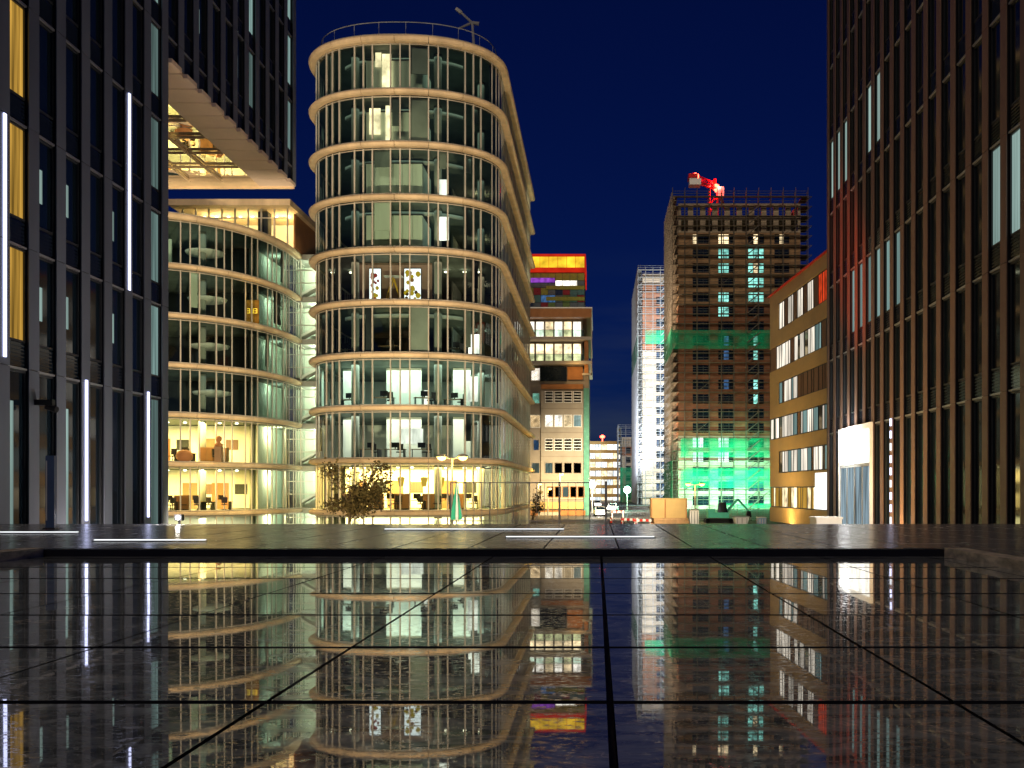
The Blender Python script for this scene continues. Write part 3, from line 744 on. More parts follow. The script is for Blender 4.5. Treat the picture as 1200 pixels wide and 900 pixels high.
for lab, spots, zf, cg in (
    ('in the bright ground floor of the tall rounded building', [(-20.6, 77.8), (-18.0, 76.2), (-15.9, 75.9), (-13.9, 76.1), (-11.9, 77.3), (-10.3, 78.6)], LV[9]+.205, 'tall'),
    ('in the dim second floor of the tall rounded building', [(-17.5, 76.3), (-15.6, 76.2), (-13.6, 76.4)], LV[8]+.205, 'tall2'),
    ('in the bright lowest floor of the lower rounded office', [(-38.6, 79.6), (-36.6, 79.5), (-34.7, 79.9), (-32.9, 80.9), (-31.3, 82.3)], LD[6]+.205, 'low'),
    ('in the bright second floor of the lower rounded office', [(-33.8, 80.9), (-32.0, 82.2)], LD[5]+.205, 'low2')):
    for k, (x, y) in enumerate(spots):
        place(dk, ud, (x, y, zf), .2*(k % 3-1), 'dark office desk with a screen '+lab, 'desks '+lab); ud = 1
        place(ch, uc, (x+.5, y-.75, zf), 2.8+.7*(k % 3), 'dark office chair at a desk '+lab, 'chairs '+lab); uc = 1
# display room on the fifth storey down
z0 = LV[5]+.26
def display(x0, x1, lab, cols):
    t = thing('lit_display', lab, 'display', (px((x0+x1)/2, 76.8), 76.8, z0))
    b = MB(); b.box(px(x0, 76.8)-.05, px(x1, 76.8)+.05, 76.83, 76.92, z0, z0+2.95); b.build('frame', M['black'], t)
    b = MB(); b.box(px(x0, 76.8), px(x1, 76.8), 76.79, 76.828, z0+.06, z0+2.88); b.build('panel', E['signwhite'], t)
    b = MB(); r = random.Random(x0)
    for k in range(26):
        x = r.uniform(px(x0, 76.8)+.12, px(x1, 76.8)-.12); z = z0+.25+2.3*r.random()**1.5; s_ = r.uniform(.08, .22)
        b.mat(r.choice([0, 0, 1])); b.lathe((x, 76.6-.06*r.random(), z), [(s_*.5, -s_), (s_, -s_*.2), (s_*.7, s_*.6), (.01, s_)], 7)
    b.build('printed_leaves', cols, t)
yl, rd = emit('print_yellow', (.85, .55, .03), .5), emit('print_red', (.5, .06, .04), .5)
display(433, 446, 'backlit white display panel with red and yellow leaves, left of the yellow trestle', [rd, yl])
display(474, 493, 'backlit white display panel with yellow leaves, right of the yellow trestle', [yl, M['rust']])
t = thing('trestle_ladder', 'yellow trestle ladder standing open between the two lit display panels', 'ladder', (px(461, 75.9), 75.9, z0))
x = px(461, 75.9); b = MB()
for s_ in (-1, 1):
    for y in (75.7, 76.2): b.tube((x, y, z0+2.0), (x+s_*.62, y, z0), .035, n=6)
b.build('side_rail', surf('yellow_paint', (.75, .45, .04), .5), t)
b = MB(); b.box(x-.7, x+.7, 75.65, 76.25, z0+2.05, z0+2.12); b.build('top_board', M['whitepaint'], t)
# gold letters in the lower building
t = thing('letter_sign', 'glowing gold lettering on an amber panel behind the glass of the lower rounded office', 'sign', (px(294, 83), 84.2, LD[2]+.3))
b = MB(); b.box(px(287, 84), px(302, 84), 84.3, 84.36, LD[2]+.3, LD[2]+2.3); b.build('panel', emit('amber_panel', (.6, .25, .03), .35, .5, 2.), t)
text('ELE', .62, (px(294.5, 84), 84.27, LD[2]+1.35), (R(90), 0, 0), E['signgold'], t, ext=.015, flip=True)
point((px(294, 82), 83.3, LD[2]+2.6), (1, .6, .1), 20, .1)
t = thing('letter_sign', 'white letters AH above a white lit poster at the foot of the slate tower', 'sign', (XL-.05, 26.9, .1))
b = MB(); b.box(XL-.22, XL-.18, 26.35, 26.95, -.3, .85); b.build('panel', E['signwhite'], t)
text('AH', .32, (XL-.2, 26.62, 1.05), (R(90), 0, R(90)), E['signwhite'], t, ext=.012)

def cabinet_proto():
    t = thing('side_cabinet', 'x', 'cabinet', (0, 0, 0))
    boxes('body', M['wood'], t, (-.6, .6, -.22, .22, .1, 1.25))
    for s_ in (-.3, .3): boxes('door', M['rust'], t, (s_-.28, s_+.28, -.25, -.222, .16, 1.2))
    boxes('plinth', M['black'], t, (-.56, .56, -.18, .18, 0, .099))
    return t
def pendant_proto():
    t = thing('pendant_lamp', 'x', 'pendant lamp', (0, 0, 0))
    b = MB(); b.tube((0, 0, 0), (0, 0, .9), .012, n=5); b.build('cord', M['black'], t)
    b = MB(); b.lathe((0, 0, -.75), [(.12, 0), (.16, .02), (.3, .7), (.1, .76)], 14); b.build('lamp_shade', emit('gold_shade', (.8, .45, .06), .8), t)
    return t
cb, pd_ = cabinet_proto(), pendant_proto()
for k, (x, y, z, w_) in enumerate([(-19.2, 76.9, LV[9], 'tall'), (-17.0, 75.8, LV[9], 'tall'), (-12.9, 76.2, LV[9], 'tall'), (-11.0, 77.4, LV[9], 'tall'), (-15.0, 76.0, LV[9], 'tall'),
     (-39.6, 80.5, LD[6], 'low'), (-35.6, 79.4, LD[6], 'low'), (-33.7, 80.2, LD[6], 'low'), (-32.2, 81.6, LD[5], 'low2'), (-31.4, 82.4, LD[5], 'low2')]):
    wh = {'tall': 'in the bright ground floor of the tall rounded building', 'low': 'in the bright lowest floor of the lower rounded office', 'low2': 'in the bright second floor of the lower rounded office'}[w_]
    place(cb, k, (x, y, z+.205), .15*(k % 3-1), 'waist-high brown side cabinet '+wh, 'cabinets '+wh)
for k, (x, y) in enumerate([(px(470, 76.5), 76.5), (px(517, 77), 77), (px(497, 78), 78)]):
    place(pd_, k, (x, y, LV[8]-1.2), 0, 'conical gold pendant lamp in the bright ground floor of the tall rounded building', 'gold pendant lamps')
t = thing('floor_pouf', 'round dark brown pouf on the second floor of the lower rounded office', 'pouf', (px(216, 79.4), 79.4, LD[5]+.205))
b = MB(); b.lathe((px(216, 79.4), 79.4, LD[5]+.205), [(.3, 0), (.6, .2), (.66, .5), (.5, .85), (.2, .95)], 18); b.build('cushion', M['rust'], t, True)
b = MB(); b.lathe((px(216, 79.4), 79.4, LD[5]+1.196), [(.1, 0), (.1, .03)], 8); b.build('button', M['black'], t)
t = thing('statue_bust', 'brown bust on a tall pedestal on the second floor of the lower office', 'bust', (px(258, 80.5), 80.2, LD[5]+.205))
x = px(258, 80.5); b = MB(); b.box(x-.26, x+.26, 79.95, 80.45, LD[5]+.205, LD[5]+1.45); b.build('pedestal', M['wood'], t)
b = MB(); b.lathe((x, 80.2, LD[5]+1.453), [(.3, 0), (.36, .18), (.14, .32), (.13, .4), (.24, .55), (.22, .78), (.06, .88)], 14); b.build('head', M['rust'], t, True)

# blinds and curtains drawn behind single panes, different on every storey
r = random.Random(21)
for (bt, path, poss, lev) in ((CB, pc, possC, LV), (DB, pd, possD, LD)):
    fr = [(a, c) for a, c in zip(sorted(poss), sorted(poss)[1:]) if at_s(path, a)[1] < (81 if bt is CB else 90) and (bt is CB or at_s(path, a)[0] > -44)]
    for i in range(len(lev)-1):
        if bt is DB and i > 3 or bt is CB and i == 8: continue
        for (a, c) in r.sample(fr, 4 if bt is CB else 3):
            p, q = at_s(path, a+.06), at_s(path, c-.06); d = math.dist(p, q); tx, ty = (q[0]-p[0])/d, (q[1]-p[1])/d
            m_ = ((p[0]+q[0])/2-ty*.25, (p[1]+q[1])/2+tx*.25)
            z1 = lev[i]-.3; z0 = lev[i+1]+.22; h = r.choice([.35, .6, 1., 1., .8])
            b = MB(); b.obox(m_, (tx, ty), (ty, -tx), d/2, .015, z1-(z1-z0)*h, z1)
            if h < 1: b.obox(m_, (tx, ty), (ty, -tx), d/2, .03, z1-(z1-z0)*h-.05, z1-(z1-z0)*h)
            b.build('blind', r.choice([M['panel'], M['ceiling'], M['darkwall'], M['concrete']]), bt)
for k, (x, y, z, w_) in enumerate([(-19.5, 77.6, LV[7], 'a'), (-16.4, 75.9, LV[7], 'a'), (-13.3, 76.0, LV[7], 'a'), (-11.2, 77.4, LV[7], 'a'), (-20.0, 77.9, LV[6], 'b'), (-11.0, 77.3, LV[6], 'b'), (-16, 76, LV[6], 'b')]):
    wh = {'a': 'in the pale third floor of the tall rounded building', 'b': 'in the dark fourth floor of the tall rounded building'}[w_]
    place(dk, 1, (x, y, z+.205), .3*(k % 3-1), 'dark office desk with a screen '+wh, 'desks '+wh)
    place(ch, 1, (x+.6, y-.5, z+.205), 2.2+k, 'dark office chair at a desk '+wh, 'chairs '+wh)

# more furniture and doorways on the brightest floors
for lab, cg, spots, zf in (('in the bright ground floor of the tall rounded building', 'chairs', [(-19.6, 76.4), (-18.4, 75.9), (-16.6, 75.3), (-15.2, 75.2), (-12.3, 75.9), (-11.4, 76.5)], LV[9]+.205),
    ('in the bright lowest floor of the lower rounded office', 'chairs', [(-39.2, 79.3), (-38.0, 79.0), (-37.2, 79.1), (-35.9, 79.0), (-34.2, 79.5), (-33.5, 80.0), (-32.4, 80.6), (-31.8, 81.2)], LD[6]+.205),
    ('in the bright second floor of the lower rounded office', 'chairs', [(-34.4, 80.0), (-33.2, 80.4), (-31.6, 81.6)], LD[5]+.205)):
    for k, (x, y) in enumerate(spots): place(ch, 1, (x, y, zf), k*1.3, 'dark office chair at a desk '+lab, 'chairs '+lab)
for bt, y, zf, xs in ((CB, 81.6, LV[9]+.21, (-19.6, -16.6, -12.2)), (DB, 88.0, LD[6]+.21, (-40.5, -36.2, -33.4)), (DB, 88.0, LD[5]+.21, (-38.6, -34.2))):
    for q, x in enumerate(xs):
        b = MB(); b.box(x-.55-.2*q, x+.55, y-.05, y-.01, zf, zf+2.3); b.build('doorway', M['wood'] if q % 2 else M['rust'], bt)
        b = MB(); b.box(x+1.1, x+2.2, y-.04, y-.01, zf+1.3, zf+2.2); b.build('wall_board', M['woodpanel'] if q % 2 else M['darkwall'], bt)
# ------------------------------------------------------------------ coloured tower with the glowing cap
D = 250.0
t = thing('colour_panel_tower', 'tall tower of coloured glass panels with a glowing red and yellow cap', 'building', (-14, D, STREET))
x1 = px(685, D); x0 = -26.
zt, zb = pz(298, D), pz(319, D)
b = MB(); b.box(x0, x1, D+.3, D+22, STREET, zb); b.build('wall', M['darkwall'], t)
b = MB(); b.box(x0-.3, x1+.3, D-.4, D+22.3, zb, zt); b.build('cap', E['capred'], t)
n = 7; wx = (x1-px(612, D))/n
for k in range(n):
    b = MB(); xa = px(612, D)+wx*k
    b.box(xa+.05, xa+wx-.05, D-.62, D-.42, zb+1.1, zt-.75); b.build('backlit_panel', E['capyellow'], t)
cols = [surf('panel_'+n_, c, .3) for n_, c in (('olive', (.16, .17, .03)), ('teal', (.05, .11, .11)), ('navy', (.015, .025, .05)), ('slate', (.07, .09, .1)), ('maroon', (.15, .02, .02)), ('moss', (.08, .13, .04)))]
r = random.Random(3)
rows = 9; rh = 1.85; nc_ = 9; cw = (x1-px(608, D))/nc_
grid = MB()
for j in range(32):
    z = zb-.2-rh*(j+1)
    if z < STREET: break
    for k in range(-2, nc_):
        xa = px(608, D)+cw*k
        if 0 <= j < 6 and k >= 1:
            if j == 0: m = cols[0]
            elif j == 1: m = E['purple'] if k < 5 and k > 0 and False else (E['whitewin'] if 5 <= k <= 7 else cols[3])
            elif j == 5 and k in (1, 3): m = E['warmwin']
            elif j == 3 and r.random() < .3: m = E['bluewin']
            else: m = r.choice(cols)
            b = MB(); b.box(xa+.06, xa+cw-.06, D+.12, D+.28, z+.06, z+rh-.06); b.build('window_panel', m, t)
        else:
            grid.mat(r.randrange(6)); grid.box(xa+.06, xa+cw-.06, D+.12, D+.28, z+.06, z+rh-.06)
g = grid.build('panel_grid', cols, t); g['kind'] = 'stuff'
b = MB(); b.box(px(622, D), px(650, D), D-.3, D+.02, pz(331, D), pz(326, D)); b.build('neon_band', E['purple'], t)
for zz in (pz(337, D), pz(350, D)): b = MB(); b.box(px(640, D), px(685, D), D-.15, D+.1, zz-.5, zz+.45); b.build('spandrel', cols[0], t)
point((px(650, D), D-8, zb+2), (1, .2, .02), 900, .5)

# ------------------------------------------------------------------ stacked buff office
D = 155.0
t = thing('stacked_office', 'buff stone office stack with projecting lit box storeys on top, street lamps before it', 'building', (-7, D, STREET))
X = lambda x: px(x, D)
Z = lambda y: pz(y, D)
xl = X(600)
def wins(mats, xs, y0, y1, dy=0.0, frame=M['whitepaint'], bars=0):
    for k, (xa, xb) in enumerate(xs):
        f = MB(); a, c, e, g = X(xa), X(xb), Z(y1), Z(y0); w_ = .09
        f.box(a, a+w_, D+dy-.08, D+dy+.06, e, g); f.box(c-w_, c, D+dy-.08, D+dy+.06, e, g); f.box(a+w_, c-w_, D+dy-.08, D+dy+.06, e, e+w_); f.box(a+w_, c-w_, D+dy-.08, D+dy+.06, g-w_, g)
        for q in range(bars): zz = e+(g-e)*(q+1)/(bars+1); f.box(a+w_, c-w_, D+dy-.06, D+dy+.0, zz-.07, zz+.07)
        f = f.build('window', frame, t)
        b = MB(); b.box(a+w_, c-w_, D+dy+.02, D+dy+.05, e+w_, g-w_); b.build('pane', mats[k % len(mats)], f)
# body
b = MB(); b.box(xl, X(690), D+.3, D+24, STREET, Z(432)); b.box(xl, X(682.5), D+.45, D+24, Z(432)+.01, Z(364)); b.build('wall', M['buff'], t)
b = MB(); b.box(X(634), X(683.5), D-.1, D+.29, Z(585), Z(458)); b.build('front_bay', M['buff2'], t)
b = MB()
for y in (479, 507, 535, 563): b.box(X(633.8), X(683.7), D-.16, D+.2, Z(y)-.06, Z(y)+.06)
b.build('string_course', M['buff'], t)
# top storeys
b = MB(); b.box(xl, X(693.5), D-1.9, D+20, Z(374), Z(364)); b.build('fascia', M['rust'], t)
b = MB(); b.box(xl, X(694), D-2.0, D+20, Z(364)+.01, Z(362.6)); b.build('roof', M['whitepaint'], t)
for y in (398, 426): b = MB(); b.box(xl, X(693.8), D-2.0, D+20, Z(y+2.2), Z(y-1.4)); b.build('balcony_slab', M['buff2'], t)
b = MB(); b.box(X(692.6), X(693.8), D-1.9, D-1.6, Z(441), Z(374)); b.box(X(682.5), X(693.8), D-1.9, D-1.7, Z(441), Z(439)); b.build('frame_post', M['buff2'], t)
b = MB(); b.box(X(685), X(689.5), D-1.2, D+8, Z(439), Z(400.5)); b.build('end_wall', M['rust'], t)
tw = [(X_, X_+10.1) for X_ in (616.5, 627.5, 638.5, 649.3, 660.2, 671.2)]
wins([E['whitewin'], E['whitewin'], E['warmwin'], E['whitewin'], E['warmwin'], E['whitewin']], tw, 376, 395, .36)
wins([E['warmwin']], tw, 402, 424, .36, M['buff2'])
for y0, y1 in ((389, 396), (417, 425)): 
    b = MB(); b.box(xl, X(684), D-1.85, D-1.82, Z(y1), Z(y0)); b.build('balcony_glass', M['glass'], t)
    b = MB(); b.box(xl, X(684), D-1.88, D-1.79, Z(y0), Z(y0)+.07); b.build('balcony_rail', M['steel'], t)
b = MB(); b.box(X(633), X(664), D-.5, D+.28, Z(447), Z(430)); 
for k in range(8): b.box(X(633), X(664), D-.56, D-.49, Z(446-2*k), Z(445-2*k))
b.build('screen', M['louvre'], t)
b = MB(); b.box(X(665), X(683), D-.2, D+.28, Z(445), Z(430)); b.build('terrace_wall', M['rust'], t)
point((X(676), D-3, Z(436)), (1, .6, .2), 200)
b = MB(); b.box(X(634), X(683.5), D-.4, D+.28, Z(456), Z(450.5)); b.build('rust_band', M['rust'], t)
w4 = [(638.5+11.1*k, 648.3+11.1*k) for k in range(4)]
wins([M['darkglass']], w4, 458.5, 472, -.12, bars=3)
wins([E['whitewin'], E['whitewin'], E['warmwin'], E['palewin']], w4, 486, 500.5, -.12)
wins([M['darkglass']], w4, 514, 528, -.12, bars=3)
wins([E['palewin2'], M['woodpanel'], M['darkglass'], M['buff']], w4, 542, 555, -.12, M['buff'])
wins([M['woodpanel'], M['darkglass'], M['palewin2'] if 'palewin2' in M else E['palewin2'], M['rust'], M['woodpanel']], [(641+9*k, 649+9*k) for k in range(5)], 570, 583, -.12, M['rust'])
wins([E['whitewin']], [(622, 633)], 431, 446, .28)
wins([E['greenwin'], ], [(623.5, 632.5)], 460, 473, .28, M['buff'])
wins([E['warmwin']], [(621, 633.2)], 486, 501, .28)
wins([E['bluewin']], [(624.5, 632)], 515, 528, .28, M['buff'])
wins([E['palewin']], [(622.5, 632.5)], 542, 555, .28, M['buff'])
b = MB(); b.box(X(620), X(684), D-.5, D-.11, Z(596.5), Z(588)); b.build('fascia', M['gold'], t)
b = MB(); b.box(X(620), X(686), D-.3, D-.1, STREET, Z(598)); b.build('base_wall', M['rust'], t)
b = MB(); b.box(X(632), X(655), D-.4, D-.31, STREET, Z(600)); b.build('door', M['buff2'], t)
b = MB(); b.box(X(684), X(690.3), D-.1, D+.2, STREET, Z(455)); b.build('stair_glass', surf('green_glass_panel', (.12, .32, .25), .25), t)
point((X(650), D-4, Z(586)), (1, .72, .25), 420, .3); point((X(672), D-3, Z(590)), (1, .72, .25), 250, .3)

# ------------------------------------------------------------------ distant ochre block
D = 380.0
t = thing('ochre_block', 'distant ochre banded office block with rows of lit windows at the end of the street', 'building', (4, D, STREET))
b = MB(); b.box(px(682, D), px(733, D), D+.5, D+20, STREET, pz(518, D)); b.build('wall', M['darkwall'], t)
for k in range(8):
    y = 517+10.3*k
    b = MB(); b.box(px(682, D), px(733, D), D, D+.6, pz(y+3.6, D), pz(y, D)); b.build('band', M['gold'], t)
    for q in range(6):
        xa = 691+6.9*q; b = MB(); b.box(px(xa, D), px(xa+6.3, D), D+.32, D+.48, pz(y+10.1, D), pz(y+3.8, D)); b.build('window', [E['whitewin'], E['coolwin'], E['warmwin']][(q+k) % 3], t)
b = MB(); b.tube((px(706, D), D+4, pz(518, D)), (px(706, D), D+4, pz(513, D)), .15); b.lathe((px(706, D), D+4, pz(513, D)), [(.2, 0), (.9, .3), (.9, .9), (.2, 1.3)], 12); b.build('beacon', E['beacon'], t)
point((px(706, D), D+2, pz(512, D)), (1, .03, .02), 900, .6)
point((px(706, D), D-25, 6), (1, .75, .35), 9000, 1.)

# ------------------------------------------------------------------ towers under construction with scaffolds
def shell(label, X0, X1, D, dep, ztop, sh, groups, mats, topopen=2, wall=M['block'], litrule=None, low=None):
    t = thing('concrete_tower', label, 'building', ((X0+X1)/2, D, STREET))
    ns = int((ztop-STREET)/sh)
    b = MB(); b.box(X0+.5, X1-.3, D+.9, D+dep, STREET, STREET+sh*(ns-topopen)); b.build('core', M['rawconc'], t)
    w_ = MB()
    edges = [X0]+[e for g in groups for e in g]+[X1]
    for i in range(ns):
        z = STREET+sh*i; op = i >= ns-topopen
        w_.mat(0 if i > 13 else 1 if i > 4 else 2)
        if op:
            w_.mat(2); n = 10
            for k in range(n+1):
                x = X0+(X1-X0)*k/n
                for y in (D, D+dep-.6): w_.box(max(X0, x-.55), min(X1, x+.55), y, y+.6, z+.3, z+sh-.3)
            for k in range(1, 6):
                y = D+dep*k/6
                for x in (X0, X1-.6): w_.box(x, x+.6, y-.5, y+.5, z+.3, z+sh-.3)
            w_.box(X0, X1, D, D+.6, z+sh-.3, z+sh); w_.box(X0, X1, D+dep-.6, D+dep, z+sh-.3, z+sh); w_.box(X0, X0+.6, D+.61, D+dep-.61, z+sh-.3, z+sh); w_.box(X1-.6, X1, D+.61, D+dep-.61, z+sh-.3, z+sh)
            w_.box(X0, X1, D+.01, D+dep-.01, z, z+.29)
            continue
        w_.box(X0, X1, D, D+.5, z, z+.75)
        for a, c in zip(edges[::2], edges[1::2]): w_.box(a, c, D, D+.5, z+.75, z+sh)
        for g in groups: w_.box(g[0], g[1], D, D+.5, z+sh-.28, z+sh)
        w_.box(X0, X0+.4, D+.51, D+dep, z, z+.9); w_.box(X0, X0+.4, D+.51, D+dep, z+2.4, z+sh)
        for k in range(8):
            y = D+.51+(dep-.51)*k/8; w_.box(X0, X0+.4, y, y+1.5, z+.9, z+2.4)
    w_.build('wall', [wall, low or M['brick'], M['rawconc']], t)
    for i in range(ns-topopen):
        z = STREET+sh*i
        for j, g in enumerate(groups):
            f = MB(); n = 3; ww = (g[1]-g[0])/n
            for k in range(n+1): x = g[0]+ww*k; f.box(max(g[0], x-.07), min(g[1], x+.07), D+.2, D+.32, z+.76, z+sh-.29)
            f.box(g[0], g[1], D+.18, D+.3, z+1.35, z+1.45)
            f = f.build('window', M['darkframe'], t)
            for k in range(n):
                m = litrule(i, j, k, ns) if litrule else M['darkglass']
                p = MB(); x = g[0]+ww*k; p.box(x+.07, x+ww-.07, D+.33, D+.36, z+.76, z+sh-.29); p.build('pane', m, f)
    return t
def scaffold(label, X0, X1, D, dep, ztop, step=2.0, dx=2.6, net=(), right=True):
    st, dkm = (M['oldsteel'], M['olddeck']) if right else (M['steel'], M['deck'])
    t = thing('scaffold', label, 'scaffold', ((X0+X1)/2, D-1.2, STREET))
    a, c, y0, y1 = X0-1.3, X1+(1.3 if right else 0), D-1.35, D-.25
    nx = max(2, round((c-a)/dx)); ny = max(2, round(dep/dx)); r_ = .07
    for k in range(nx+1):
        x = a+(c-a)*k/nx; b = MB()
        b.tube((x, y0, STREET), (x, y0, ztop), r_, n=4)
        if k not in (0,): b.tube((x, y1, STREET), (x, y1, ztop-.6), r_, n=4)
        b.build('upright', st, t)
    for k in range(1, ny+1):
        y = D+dep*k/ny; b = MB(); b.tube((a, y, STREET), (a, y, ztop), r_, n=4); b.tube((a+1.05, y, STREET), (a+1.05, y, ztop-.6), r_, n=4); b.build('upright', st, t)
    n = int((ztop-STREET)/step); r = random.Random(int(D))
    for i in range(1, n+1):
        z = STREET+step*i; b = MB(); b.mat(0)
        b.box(a, c, y0, y1, z-.09, z); b.box(a, a+1.05, y1+.01, D+dep, z-.09, z)
        if right: b.box(c-1.1, c+.5, y1+.01, D+4, z-.09, z)
        b.mat(1)
        for h in (.5, 1.0): 
            b.tube((a, y0, z+h), (c, y0, z+h), .04, n=4); b.tube((a, y0, z+h), (a, D+dep, z+h), .04, n=4)
        if right:
            b.tube((c+.9, D-1, z-.02), (c-.2, D-1, z-.9), .06, n=4); b.tube((c-.2, D-1, z-.03), (c+.9, D-1, z-.03), .06, n=4)
        b.build('deck', [dkm, st], t)
    for i in range(0, n-1, 1):
        k = r.randrange(nx); xa = a+(c-a)*k/nx; xb = a+(c-a)*(k+1)/nx; z = STREET+step*i
        b = MB(); b.tube((xa, y0-.05, z), (xb, y0-.05, z+step), .05, n=4); b.build('brace', st, t)
    k = int(nx*.6); xa = a+(c-a)*k/nx; xb = a+(c-a)*(k+1)/nx
    for i in range(0, n-1):
        z = STREET+step*i; b = MB(); b.hexa([(xa, y0-.5, z), (xa, y0-.1, z), (xa+.3, y0-.1, z), (xa+.3, y0-.5, z), (xb, y0-.5, z+step), (xb, y0-.1, z+step), (xb+.3, y0-.1, z+step), (xb+.3, y0-.5, z+step)]); b.build('ladder', st, t)
    for (xa, xb, za, zb, side) in net:
        b = MB()
        if side: b.box(a-.12, a-.08, y0, D+dep, za, zb)
        else: b.box(xa, xb, y0-.16, y0-.12, za, zb)
        b.build('net', NET, t)
    return t
# open mesh netting: a woven cloth that lets most of the view through
NET, nt_, o_ = newmat('open_net'); L = nt_.links.new
d_ = N(nt_, 'ShaderNodeBsdfDiffuse', Color=(.015, .3, .15, 1)); tl_ = N(nt_, 'ShaderNodeBsdfTranslucent', Color=(.015, .3, .15, 1)); ts_ = N(nt_, 'ShaderNodeBsdfTransparent')
a_ = N(nt_, 'ShaderNodeAddShader'); x_ = N(nt_, 'ShaderNodeMixShader'); 
tcn = N(nt_, 'ShaderNodeTexCoord'); nzn = N(nt_, 'ShaderNodeTexNoise', Scale=.35, Detail=4.); L(tcn.outputs['Object'], nzn.inputs['Vector'])
mrn = N(nt_, 'ShaderNodeMapRange'); mrn.inputs['From Min'].default_value = .35; mrn.inputs['From Max'].default_value = .65; mrn.inputs['To Min'].default_value = .08; mrn.inputs['To Max'].default_value = .42; L(nzn.outputs['Fac'], mrn.inputs[0])
L(d_.outputs[0], a_.inputs[0]); L(tl_.outputs[0], a_.inputs[1]); L(mrn.outputs[0], x_.inputs[0]); L(ts_.outputs[0], x_.inputs[1]); L(a_.outputs[0], x_.inputs[2]); L(x_.outputs[0], o_.inputs[0])
D = 205.0
HX0, HX1 = px(795, D), px(938, D); HZ = pz(231, D)
gr = [(px(780+a/6., D), px(780+c/6., D)) for a, c in ((190, 305), (370, 485), (580, 692), (765, 870))]
def lr(i, j, k, ns):
    q = ns-2-i       # rows from the top
    if q == 1: return E['warmwin'] if (j*3+k) in (0, 3, 4, 7, 10) else M['darkglass']
    if j == 2 and q in (2, 3, 4, 5): return E['greenwin'] if not (q == 3 and k == 1) else E['warmwin']
    if j == 1 and q in (2, 3, 5, 6) and k < 2: return E['greenwin']
    if j == 2 and q in (8, 9, 11, 12) and k == 1: return E['greenwin']
    if j == 1 and q in (8, 9, 11) and k == 1: return E['bluewin']
    if j == 2 and i in (1, 2): return E['bluewin']
    if i in (3, 4) and j in (0, 1) and k < 2: return E['coolwin']
    return M['darkglass']
shell('tallest block tower under construction, scaffolded, with teal lit windows and open top floors', HX0, HX1, D, 24, HZ, 3.02, gr, None, 2, litrule=lr)
nets = [(px(785, D), px(905, D), pz(410, D), pz(388, D), False), (0, 0, pz(412, D), pz(384, D), True), (px(797, D), px(900, D), pz(536, D), pz(514, D), False),
        (px(797, D), px(905, D), pz(572, D), pz(549, D), False), (px(840, D), px(907, D), STREET+.2, pz(590, D), False), (0, 0, STREET+.2, pz(540, D), True)]
scaffold('scaffold wrapped round the tallest unfinished tower, with green netting at its foot', HX0, HX1, D, 24, HZ+1.6, 2.02, 2.5, nets)
D = 270.0
gx = [(px(769, D), px(779, D)), (px(786, D), px(796, D))]
shell('slimmer brick tower under construction lit white, behind the tallest unfinished tower', px(753, D), px(800, D), D, 46, pz(318, D), 3.0, gx, None, 1, wall=M['brick'], low=M['rawconc'], litrule=lambda i, j, k, ns: E['bluewin'] if (i+k) % 2 else M['darkglass'])
scaffold('white lit scaffold on the slimmer brick tower', px(753, D), px(800, D), D, 46, pz(314, D), 2.0, 2.0, [(px(756, D), px(784, D), pz(404, D), pz(388, D), False), (0, 0, pz(420, D), pz(392, D), True)], right=False)
D = 320.0
shell('low unfinished block with scaffold at the end of the street', px(729, D), px(760, D), D, 16, pz(502, D), 3.0, [(px(733, D), px(739, D)), (px(744, D), px(750, D))], None, 1, wall=M['brick'])
scaffold('scaffold on the low unfinished block at the end of the street', px(729, D), px(760, D), D, 16, pz(498, D), 2.0, 2.2, [(px(727, D), px(750, D), STREET, pz(548, D), False)], right=False)
# crane behind the open top
Dc = 222.0
t = thing('tower_crane', 'red tower crane with two red beacons rising over the unfinished tower', 'crane', (px(836, Dc), Dc, STREET))
x, zc = px(836, Dc), pz(222, Dc)
b = MB()
for sx_ in (-.9, .9):
    for sy_ in (-.9, .9): b.tube((x+sx_, Dc+sy_, 40), (x+sx_, Dc+sy_, zc), .18, n=4)
k = 40.
while k < zc-1.8:
    for sy_ in (-.9, .9): b.tube((x-.9, Dc+sy_, k), (x+.9, Dc+sy_, k+1.8), .1, n=4)
    k += 1.8
b.build('mast', M['cranered'], t)
b = MB(); xa, za = px(812, Dc-16), pz(211, Dc-16)
for o in ((-.7, 0), (.7, 0), (0, 1.3)): b.tube((x+o[0], Dc, zc+.3+o[1]), (xa+o[0], Dc-16, za+o[1]), .2, n=5)
for q in range(8):
    u, v_ = q/8, (q+1)/8
    P = lambda s, o: (x+(xa-x)*s+o[0], Dc-16*s, zc+.3+(za-zc-.3)*s+o[1])
    b.tube(P(u, (-.7, 0)), P(v_, (0, 1.3)), .1, n=4); b.tube(P(u, (.7, 0)), P(v_, (0, 1.3)), .1, n=4); b.tube(P(u, (-.7, 0)), P(v_, (.7, 0)), .1, n=4)
b.build('counter_jib', M['cranered'], t)
b = MB(); b.box(xa-.8, xa+1.6, Dc-17, Dc-14.5, za-1.2, za+.1); b.build('ballast', M['whitepaint'], t)
b = MB(); b.box(xa-1.0, xa+.9, Dc-17.2, Dc-14.2, za+.15, za+1.0); b.build('winch_house', M['cranered'], t)
b = MB(); b.box(x+.8, x+2.2, Dc-1.5, Dc+.8, zc-1.9, zc+.2); b.build('cab', M['whitepaint'], t)
b = MB(); b.tube((x, Dc, zc), (x+.4, Dc, zc+2.4), .7, .3, n=4); b.build('tower_head', M['cranered'], t)
b = MB(); b.tube((x+1, Dc+.5, zc+.3), (px(852, Dc+25), Dc+25, zc+1.2), .5, .3, n=4); b.build('jib', M['cranered'], t)
